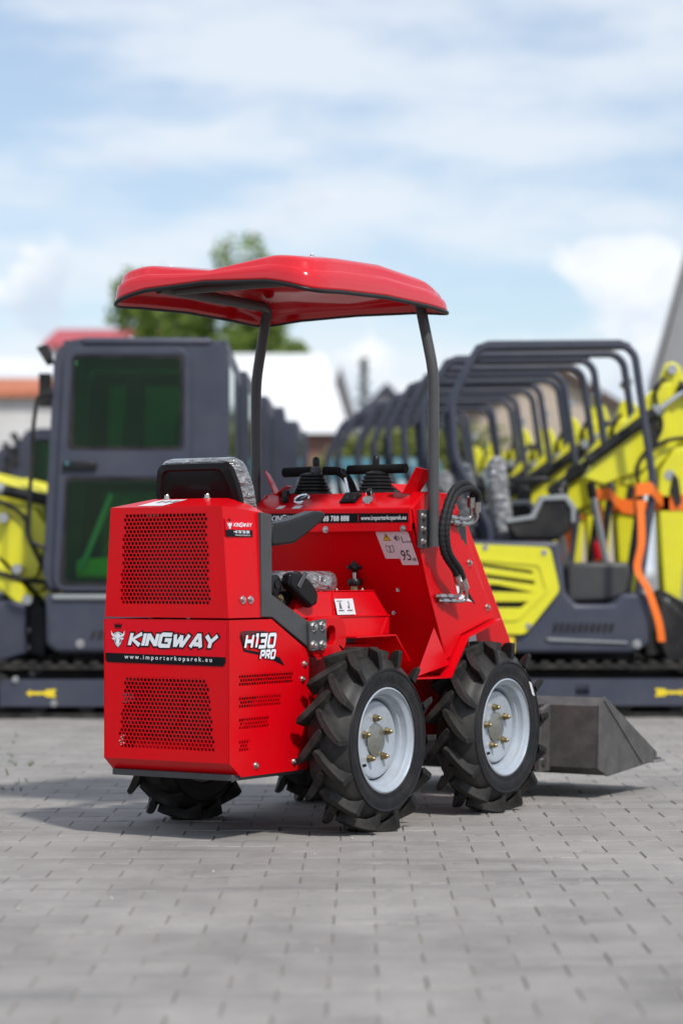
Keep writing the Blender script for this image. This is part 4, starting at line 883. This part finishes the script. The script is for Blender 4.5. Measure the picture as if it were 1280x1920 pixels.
def strap(X, Y, k):
    """orange lashing round the arm with a loose tail"""
    m = MB(); z = 1.27; w = .045
    loop = [(X-.02, Y-.10), (X-.10, Y-.10), (X-.13, Y+.0), (X-.10, Y+.10), (X+.14, Y+.10), (X+.14, Y-.105), (X+.06, Y-.105)]
    for (a, b), (c, d) in zip(loop, loop[1:]+loop[:1]):
        za = z+.02*math.sin(a*9); zc = z+.02*math.sin(c*9)
        m.add([(a, b, za-w), (c, d, zc-w), (c, d, zc+w), (a, b, za+w)], [(0, 1, 2, 3)])
    if k < 3:
        q = [(X-.06, Y-.11, 1.26), (X-.17, Y-.42, 1.33), (X-.26, Y-.45, 1.32), (X-.27, Y-.40, 1.24)]
        for a, b in zip(q[:-1], q[1:]): m.add([(a[0], a[1], a[2]-w*.8), (b[0], b[1], b[2]-w*.8), (b[0], b[1], b[2]+w*.8), (a[0], a[1], a[2]+w*.8)], [(0, 1, 2, 3)])
        t = spline([(X-.24, Y-.47, 1.26), (X-.235, Y-.49, 1.02), (X-.26, Y-.50, .86), (X-.20, Y-.51, .74), (X-.14, Y-.51, .56), (X-.12, Y-.50, .44)], 6)
        vv = []
        for p in t: vv += [(p.x-.022, p.y, p.z), (p.x+.022, p.y+.006, p.z)]
        m.add(vv, [(2*i, 2*i+1, 2*i+3, 2*i+2) for i in range(len(t)-1)])
    o = m.build('lashing_strap', 'orange'); s = o.modifiers.new('s', 'SOLIDIFY'); s.thickness = .004; return o
ordn = ['nearest', 'second', 'third', 'fourth', 'fifth', 'sixth', 'seventh', 'eighth', 'ninth']
ex0 = open_excavator()
for i in range(8):
    o = ex0 if i == 0 else copy_tree(ex0)
    dx, dy = -.108*i+(.03*math.sin(i*5.1) if i else 0), 1.0*i+(.06*math.sin(i*3.7) if i else 0)
    o.location = (1.3+dx, 14.0+dy, 0); o.rotation_euler = (0, 0, R(1.6)*math.sin(i*2.3))
    if i:
        for c_ in o.children:
            if c_.name.split('.')[0] in ('boom', 'hydraulic_cylinder', 'hydraulic_hose', 'work_lamp', 'boom_bracket'): c_.location.z -= .13+.03*math.sin(i*2.2)
    tag(o, ('nearest yellow and dark grey open-canopy mini excavator, at the right of the red loader' if i == 0 else '%s yellow open-canopy mini excavator from the front of the right-hand row' % ordn[i]), 'excavator', 'open-canopy excavators in the right-hand row')
    if i < 5: tag(strap(1.97+dx, 14.49+dy, i), ('orange strap with loose tail round the arm of the nearest open-canopy excavator' if i == 0 else 'orange strap round the arm of the %s open-canopy excavator from the front' % ordn[i]), 'strap', 'orange lashing straps on the right-hand row')

def cab_excavator():
    root = empty('cab_excavator', (-1.1, 13.9, 0)); S_ = lambda X: X+1.1
    undercarriage(root, S_(-2.16), S_(-.50), -1)
    h = MB(); h.prism([(S_(a), b) for a, b in ((-1.70, .42), (-1.64, .375), (-.55, .375), (-.45, .42), (-.44, .95), (-.62, 1.0), (-.66, .72), (-1.70, .72))], 'y', .0, .98); h.build('house', 'exc_grey', root, bevel=.03, seg=3)
    v = MB()
    for k in range(12): v.prism([(S_(-1.44+k*.04), .465), (S_(-1.42+k*.04), .465), (S_(-1.405+k*.04), .505), (S_(-1.425+k*.04), .505)], 'y', -.012, .001)
    v.build('vent_slots', 'exc_black', root)
    m = MB(); bolt(m, (S_(-1.50), 0, .43), (0, -1, 0), .018, .02); m.build('bolt', 'steel', root, smooth=30)
    MB().box((S_(-1.66), -.02, .68), (S_(-.70), .01, .715)).build('sill_trim', 'light_grey', root, bevel=.012)
    # cab
    out = arc([(-1.72, .725), (-.645, .725), (-.645, 2.185), (-1.645, 2.185)], .16, 9)
    out = [(S_(a), b) for a, b in out]
    up = arc([(S_(-1.570), 1.545), (S_(-.905), 1.545), (S_(-.905), 2.088), (S_(-1.540), 2.088)], .03, 4); lo = arc([(S_(-1.615), .765), (S_(-.905), .765), (S_(-.905), 1.385), (S_(-1.580), 1.385)], .03, 4)
    c = MB()
    for y, s_ in ((.0, -1), (.97, 1)): c.plate(out, [up, lo], ((0, y, 0), (1, 0, 0), (0, 0, 1), (0, s_, 0)), .05)
    c.box((S_(-1.60), .05, 2.11), (S_(-.66), .93, 2.18)); c.box((S_(-.70), .05, .73), (S_(-.65), .93, .98)); c.box((S_(-.70), .05, 2.05), (S_(-.65), .93, 2.13)); c.box((S_(-1.70), .05, .73), (S_(-1.66), .93, .85))
    cab = c.build('cab', 'exc_grey', root, bevel=.022, seg=3)
    c = MB(); c.box((S_(-1.50), -.012, 2.14), (S_(-.74), .985, 2.192)); c.build('cab_roof', 'exc_grey', root, bevel=.03, seg=3)
    d = MB(); dp = arc([(S_(-1.66), .735), (S_(-.865), .735), (S_(-.865), 2.135), (S_(-1.59), 2.135)], .10, 7)
    d.plate(dp, [up, lo], ((0, -.024, 0), (1, 0, 0), (0, 0, 1), (0, -1, 0)), .022); dr = d.build('door', 'exc_grey', root, bevel=.006)
    for hole in (up, lo):
        g_ = MB(); xs = [p[0] for p in hole]; zs = [p[1] for p in hole]
        g_.plate(hole, [arc([(min(xs)+.03, min(zs)+.018), (max(xs)-.018, min(zs)+.018), (max(xs)-.018, max(zs)-.018), (min(xs)+.042, max(zs)-.018)], .03, 4)], ((0, -.0265, 0), (1, 0, 0), (0, 0, 1), (0, -1, 0)), .014); g_.build('window_seal', 'exc_black', dr)
        for y in (-.016, .985): MB().prism(hole, 'y', y, y+.005).build('window_pane', 'green_glass', cab)
    MB().prism([(S_(-.655), .985), (S_(-.650), .985), (S_(-.650), 2.045), (S_(-.655), 2.045)], 'y', .06, .92).build('rear_pane', 'side_glass', cab)
    MB().prism([(S_(-1.69), .86), (S_(-1.685), .86), (S_(-1.612), 2.10), (S_(-1.617), 2.10)], 'y', .06, .92).build('windscreen', 'green_glass', cab)
    hd = MB(); hd.box((S_(-1.595), -.05, 1.43), (S_(-1.40), -.026, 1.475)); hn_ = hd.build('door_handle', 'black_plastic', dr, bevel=.008); MB().cyl((S_(-1.57), -.05, 1.465), (S_(-1.57), -.056, 1.465), .012, n=12).build('key_cover', 'teal', dr)
    # inside the cab
    s = MB(); s.prism([(S_(-1.18), .95), (S_(-.86), .95), (S_(-.80), 1.75), (S_(-.90), 1.92), (S_(-.98), 1.70), (S_(-1.00), 1.12), (S_(-1.18), 1.12)], 'y', .28, .74); s.build('seat', 'seat_dark', root, bevel=.04, seg=3)
    MB().cyl((S_(-1.52), .25, .86), (S_(-1.34), .25, 1.30), .018, n=10).build('travel_lever', 'pale', root, smooth=40)
    MB().prism([(S_(-1.56), .80), (S_(-1.30), .80), (S_(-1.20), .86), (S_(-1.20), .95), (S_(-1.36), .93), (S_(-1.56), .92)], 'y', .30, .55).build('cab_footrest', 'yellow', root, bevel=.03)
    MB().prism([(S_(-1.34), 1.60), (S_(-1.22), 1.60), (S_(-1.22), 2.0), (S_(-1.30), 2.04)], 'y', .86, .9).build('sun_blind', 'seat_dark', root)
    # lamp, mirror, hand rail
    tubes('hand_rail', 'exc_black', root, [[(S_(-1.655), -.02, 1.86), (S_(-1.74), -.02, 1.86), (S_(-1.765), -.02, 1.70), (S_(-1.80), -.02, 1.02), (S_(-1.70), -.02, .98)]], .013, .05, 10)
    m = MB(); m.prism([(S_(-1.76), 2.14), (S_(-1.70), 2.16), (S_(-1.67), 2.07), (S_(-1.70), 2.04)], 'y', .05, .17); m.cyl((S_(-1.68), .11, 2.06), (S_(-1.58), .11, 2.02), .012, n=8); m.build('work_lamp', 'exc_black', root, bevel=.008)
    m = MB(); m.tube([(S_(-1.66), .9, 1.75), (S_(-1.76), .95, 1.85), (S_(-1.80), .95, 2.05)], .01, 8); m.box((S_(-1.85), .9, 1.86), (S_(-1.78), .99, 2.06)); m.build('mirror', 'exc_black', root)
    MB().lathe([(0, .02), (.03, .025), (.05, .01)], (S_(-1.25), .5, 2.195), (0, 0, 1), 12).build('beacon_mount', 'pale', root, smooth=40)
    # boom and arm, folded in front
    blade_and_swing(root, S_(-1.74), -1)
    b = MB(); b.prism([(S_(a), c_) for a, c_ in ((-1.78, .72), (-1.72, .80), (-1.74, 1.02), (-1.76, 1.30), (-1.90, 1.36), (-2.3, 1.50), (-2.8, 1.62), (-2.82, 1.46), (-2.3, 1.28), (-1.98, 1.02), (-1.88, .72))], 'y', .42, .58); b.build('boom', 'yellow', root, bevel=.012)
    b = MB(); b.prism([(S_(a), c_) for a, c_ in ((-1.80, 1.22), (-1.72, 1.10), (-1.79, .82), (-1.87, .78), (-1.98, .90), (-2.2, 1.06), (-2.6, 1.16), (-2.62, 1.28), (-2.2, 1.24), (-2.0, 1.26))], 'y', .36, .44); am = b.build('dipper_arm', 'yellow', root, bevel=.012)
    b = MB(); b.prism([(S_(a), c_) for a, c_ in ((-1.86, .62), (-1.80, .70), (-2.10, 1.00), (-2.30, 1.08), (-2.35, 1.0), (-2.12, .84))], 'y', .28, .36); b.build('bucket_link', 'yellow', root, bevel=.012)
    for X, z in ((-1.84, .68), (-1.98, 1.16), (-1.90, .86)): m = MB(); m.cyl((S_(X), .27, z), (S_(X), .60, z), .03, n=16); m.build('pivot_pin', 'steel', am, smooth=40)
    cylinder(root, (S_(-1.70), .34, 1.26), (S_(-2.6), .34, 1.46), .35, .034); cylinder(root, (S_(-1.78), .40, .66), (S_(-2.24), .38, 1.10), .6, .034)
    tubes('hydraulic_hose', 'exc_black', root, [spline([(S_(-1.74), .33, .85), (S_(-1.84), .33, 1.05), (S_(-1.86), .33, 1.16), (S_(-2.0), .33, 1.25), (S_(-2.3), .33, 1.30)]), spline([(S_(-1.72), .32, .78), (S_(-1.95), .27, .82), (S_(-2.3), .27, .95)])], .014, .02, 8)
    b = MB(); b.prism([(S_(a), c_) for a, c_ in ((-1.84, .36), (-1.84, .66), (-1.96, .68), (-2.2, .58), (-2.28, .36), (-2.1, .28))], 'y', .26, .74); b.build('digging_bucket', 'exc_grey', root, bevel=.02)
    return root
cx0 = cab_excavator()
for i in range(8):
    o = cx0 if i == 0 else copy_tree(cx0)
    yy = (0, 1.12, 2.15, 3.15, 4.4, 5.6, 7.4, 8.9)[i]; xx = (0, -.005, .03, .06, .10, .20, .27, .33)[i]
    o.location = (-1.1+xx, 13.9+yy, 0); o.rotation_euler = (0, 0, R(1.2)*math.sin(i*2.9))
    tag(o, ('nearest dark grey cab excavator with green tinted door windows, left of the red loader' if i == 0 else '%s dark grey cab excavator from the front of the left-hand row' % ordn[i]), 'excavator', 'cab excavators in the left-hand row')
for i, (x, y) in enumerate(((-2.45, 22.6), (-2.75, 24.2), (-3.15, 25.8))):
    o = copy_tree(cx0); o.location = (x, y, 0)
    tag(o, ['dark cab excavator far behind at the left edge, nearest of the three there', 'dark cab excavator far behind at the left edge, middle of the three there', 'dark cab excavator far behind at the left edge, farthest of the three there'][i], 'excavator', 'far cab excavators at the left edge')

# ------------------------------------------------------------------ buildings, vehicle, trees behind
def P(px, py, Y): return ((px-640)*Y/4533, Y, .835-(py-1075)*Y/4533)
def house(name, label, Y, x0, x1, eave, ridge, dep, wallm, roofm, wins=(), group=None, gable=False, over=.25):
    """pixel span x0..x1 at distance Y; eave and ridge as pixel rows"""
    a = P(x0, eave, Y); b = P(x1, ridge, Y); W = b[0]-a[0]; r = empty(name, (a[0], Y, 0)); ze, zr = a[2], b[2]
    if not gable:
        m = MB(); m.prism([(0, 0), (dep, 0), (dep, ze), (dep/2, zr-.05), (0, ze)], 'x', .0, W); m.build('wall', wallm, r)
        m = MB(); t = .14
        m.prism([(-over, ze-over*(zr-ze)/(dep/2)), (dep/2, zr), (dep+over, ze-over*(zr-ze)/(dep/2)), (dep+over, ze-over*(zr-ze)/(dep/2)+t), (dep/2, zr+t), (-over, ze-over*(zr-ze)/(dep/2)+t)], 'x', -over, W+over); m.build('roof', roofm, r)
    else:
        m = MB(); m.prism([(0, 0), (W, 0), (W, ze), (W/2, zr-.05), (0, ze)], 'y', 0, dep); m.build('wall', wallm, r)
        s_ = (zr-ze)/(W/2); m = MB(); t = .22; m.prism([(-over, ze-over*s_), (W/2, zr), (W+over, ze-over*s_), (W+over, ze-over*s_+t), (W/2, zr+t), (-over, ze-over*s_+t)], 'y', -.3, dep+.3); m.build('roof', roofm, r)
    for (u, v, w_, h_) in wins:
        m = MB(); m.plate([(W*u, v), (W*u+w_, v), (W*u+w_, v+h_), (W*u, v+h_)], [[(W*u+.08, v+.08), (W*u+w_-.08, v+.08), (W*u+w_-.08, v+h_-.08), (W*u+.08, v+h_-.08)]], ((0, -.05, 0), (1, 0, 0), (0, 0, 1), (0, -1, 0)), .05); wo_ = m.build('window', 'pale', r)
        MB().box((W*u+.08, -.02, v+.08), (W*u+w_-.08, -.01, v+h_-.08)).build('pane', 'gloss_black', wo_)
    tag(r, label, 'building', group); return r
hr = empty('white_roofed_hall', (0, 62, 0)); q = [P(120, 812, 62), P(655, 812, 62), P(607, 641, 62), P(120, 641, 62)]
m = MB(); m.add([(q[0][0], 0, q[0][2]), (q[1][0], 0, q[1][2]), (q[2][0], 4.5, q[2][2]+.1), (q[3][0], 4.5, q[3][2]+.1), (q[0][0], 9, q[0][2]), (q[1][0], 9, q[1][2])], [(0, 1, 2, 3), (1, 5, 2), (4, 3, 2, 5), (0, 3, 4), (0, 4, 5, 1)]); m.build('roof', 'white_paint', hr)
m = MB(); m.box((q[0][0]+.2, .35, 0), (q[1][0]-.2, 8.6, q[0][2]-.02)); m.build('wall', 'brick', hr)
for px_ in (596, 630): a = P(px_, 0, 62)[0]; m = MB(); m.plate([(a, 1.2), (a+.35, 1.2), (a+.35, 2.6), (a, 2.6)], [[(a+.05, 1.25), (a+.30, 1.25), (a+.30, 2.55), (a+.05, 2.55)]], ((0, .30, 0), (1, 0, 0), (0, 0, 1), (0, -1, 0)), .05); wo_ = m.build('window', 'pale', hr); MB().box((a+.05, .32, 1.25), (a+.30, .34, 2.55)).build('pane', 'gloss_black', wo_)
tag(hr, 'long hall with a bright white hipped roof behind the cab excavators', 'building')
house('white_gabled_house', 'pale gabled building end right of the white-roofed hall', 74, 600, 676, 815, 690, 9, 'white_wall', 'white_paint', gable=True, over=.1)
house('red_roofed_house', 'distant house with a dark red roof at the upper left', 95, 92, 300, 650, 600, 10, 'white_wall', 'red_roof')
house('orange_roofed_house', 'low house with an orange tiled roof at the left edge', 58, -120, 128, 742, 702, 6, 'white_wall', 'orange_roof', wins=((.55, 1.5, .8, 1.0),))
house('white_warehouse', 'broad white warehouse behind the orange-roofed house', 76, -200, 150, 712, 652, 10, 'white_wall', 'white_paint')
house('beige_house', 'beige gabled house with a brown roof behind the open-canopy excavators', 64, 860, 1196, 790, 690, 12, 'beige', 'brown_roof', gable=True, over=.25)
m = MB(); a = P(1226, 720, 40); b = P(1300, 452, 40); r = empty('grey_barn', (a[0], 40, 0), -R(9)); Wb = 3.4
m.prism([(0, 0), (Wb, 0), (Wb, a[2]), (Wb/2, a[2]+Wb/2*3.7), (0, a[2])], 'y', 0, 10); m.build('wall', 'shed_grey', r)
m = MB(); hh = Wb/2*3.7; m.prism([(-.1, a[2]-.2), (Wb/2, a[2]+hh), (Wb+.1, a[2]-.2), (Wb+.1, a[2]), (Wb/2, a[2]+hh+.25), (-.1, a[2])], 'y', -.15, 10.2); m.build('roof', 'shed_grey', r); tag(r, 'steep grey barn cut off by the right edge of the photo', 'barn')

# teal van between the rows
vr = empty('teal_van', (.62, 36, 0))
m = MB(); m.prism([(-1.0, .35), (1.0, .35), (1.0, 1.25), (.94, 1.9), (.85, 2.55), (-.85, 2.55), (-.94, 1.9), (-1.0, 1.25)], 'y', 0, 4.6); m.build('body', 'teal', vr, bevel=.1, seg=3)
MB().prism([(-.85, 1.45), (.85, 1.45), (.76, 2.2), (-.76, 2.2)], 'y', -.03, .02).build('windscreen', 'pale', vr, bevel=.01)
for x in (-.72, .72): MB().box((x-.17, -.04, .78), (x+.17, .02, 1.0)).build('headlight', 'white_paint', vr, bevel=.03)
for x in (-.9, .9):
    for y in (.8, 3.8): MB().lathe([(-.1, .2), (-.1, .34), (.1, .34), (.1, .2)], (x, y, .34), (1, 0, 0), 24).build('wheel', 'rubber', vr, smooth=40)
tag(vr, 'teal van parked between the two rows, seen through the roll bars', 'van')

def tree(name, label, x, y, z0, z1, rx, nleaf, lm, cat='tree', size=.16, cone=False, trunk=True, group=None):
    r = empty(name, (x, y, 0)); rnd = random.Random(int(abs(x*100)+y)); m = MB()
    m.tube([(0, 0, 0), (.05, 0, z0*.5), (-.03, .05, z0), (0, 0, (z0+z1)/2), (.02, 0, z1*.97)], [rx*.08, rx*.07, rx*.06, rx*.04, .01], 10)
    cl = []
    for k in range(26 if not cone else 40):
        while True:
            p = Vector((rnd.uniform(-1, 1), rnd.uniform(-1, 1), rnd.uniform(-1, 1)))
            if .35 < p.length < 1: break
        c = Vector((p.x*rx*.8, p.y*rx*.8, (z0+z1)/2+p.z*(z1-z0)*.42))
        if cone: t = (k+.5)/40; a = k*2.4; rr = rx*(1-t)**.8*.7; c = Vector((math.cos(a)*rr, math.sin(a)*rr, z0+(z1-z0)*t))
        cl.append((c, rx*rnd.uniform(.26, .42)*(1 if not cone else max(.25, 1-t))))
        if k % 3 == 0 and not cone: m.tube([(0, 0, z0*.9), tuple(c*.5+Vector((0, 0, (z0)*.45))), tuple(c)], [rx*.03, rx*.02, .01], 6)
    m.build('trunk', 'bark', r, smooth=60)
    lf = MB()
    for k in range(nleaf):
        c, q = cl[k % len(cl)]; d = Vector((rnd.gauss(0, 1), rnd.gauss(0, 1), rnd.gauss(0, .8))).normalized()*q*rnd.uniform(.55, 1.1); p = c+d
        u = Vector((rnd.gauss(0, 1), rnd.gauss(0, 1), rnd.gauss(0, .6))).normalized(); v_ = u.orthogonal().normalized(); s_ = size*rnd.uniform(.6, 1.3)
        lf.add([p-u*s_, p+v_*s_*.45, p+u*s_, p-v_*s_*.45], [(0, 1, 2, 3)])
    lf.build('crown', lm, r); tag(r, label, cat, group); return r
tr_ = P(355, 470, 70)
tree('leafy_tree', 'large bright green leafy tree behind the cab excavators, right of two', P(428, 0, 70)[0], 70, 4.0, P(0, 446, 70)[2]+.1, 2.0, 5200, 'leaf')
tree('leafy_tree', 'large bright green leafy tree behind the cab excavators, left of two', P(305, 0, 72)[0], 72, 4.0, P(0, 474, 72)[2], 2.1, 5200, 'leaf')
tree('leafy_tree', 'smaller green leafy tree showing under the right side of the red canopy', P(510, 0, 74)[0], 74, 4.0, P(0, 560, 74)[2], 1.4, 5000, 'leaf')
tree('conifer_tree', 'slim dark conifer rising between the two rows of machines', P(682, 0, 105)[0], 105, 2.5, P(0, 672, 105)[2], .85, 5000, 'leaf_conifer', cone=True, size=.14)
for k, (px, py, w_) in enumerate(((690, 792, 1.1), (752, 768, 1.4), (820, 775, 1.3), (880, 772, 1.3))):
    q = P(px, py, 50); tree('garden_bush', ['yellow-green bush left of the conifer foot', 'yellow-green bush behind the teal van', 'yellow-green bush right of the teal van', 'yellow-green bush by the beige house'][k], q[0], 50, .4, q[2], w_, 3500, 'leaf_bush', 'bush', .12, group='bushes behind the rows')
m = MB(); a = P(668, 770, 80); m.prism([(0, 0), (3.2, 0), (3.2, 5.2), (1.6, 6.9), (0, 5.2)], 'y', 0, 8); r = empty('dark_shed', (a[0]-.6, 80, 0)); m.build('wall', 'shed_grey', r); m = MB(); m.prism([(-.2, 5.0), (1.6, 6.9), (3.4, 5.0), (3.4, 5.25), (1.6, 7.15), (-.2, 5.25)], 'y', -.2, 8.2); m.build('roof', 'exc_grey', r); tag(r, 'small shed with a dark pitched roof below the conifer', 'shed')

# ------------------------------------------------------------------ small litter on the paving
wd = MB(); rnd = random.Random(3)
for k in range(70):
    x, y = rnd.uniform(-2.0, -1.25), rnd.uniform(9.2, 12.5); x *= y/10; n_ = rnd.randint(2, 4)
    for j in range(n_):
        a = rnd.uniform(0, 6.28); h_ = rnd.uniform(.008, .03); wd.add([(x, y, .0), (x+.004, y, .0), (x+.012*math.cos(a), y+.012*math.sin(a), h_)], [(0, 1, 2)])
tag(wd.build('weeds', 'green_weed'), 'sparse green weeds in the paving joints at the left', 'weeds', kind='stuff')
pb = MB()
for k in range(90):
    y = rnd.uniform(5, 12); x = rnd.uniform(-.15, .15)*y; s_ = rnd.choice((.0012, .0015, .002, .002, .003, .0045)); q = MB(); q.lathe([(0, 0.0), (s_*.3, s_), (s_, s_*.8), (s_*1.2, 0)], (x, y, .0), (rnd.gauss(0, .3), rnd.gauss(0, .3), 1), 6); pb.add(q.v, q.f)
tag(pb.build('grit', 'stone'), 'scattered pale grit and pebbles on the grey paving', 'grit', kind='stuff')

cy = scene.cycles; cy.max_bounces = 6; cy.diffuse_bounces = 2; cy.glossy_bounces = 3; cy.transparent_max_bounces = 8; cy.transmission_bounces = 3
cy.caustics_reflective = False; cy.caustics_refractive = False; cy.sample_clamp_indirect = 6
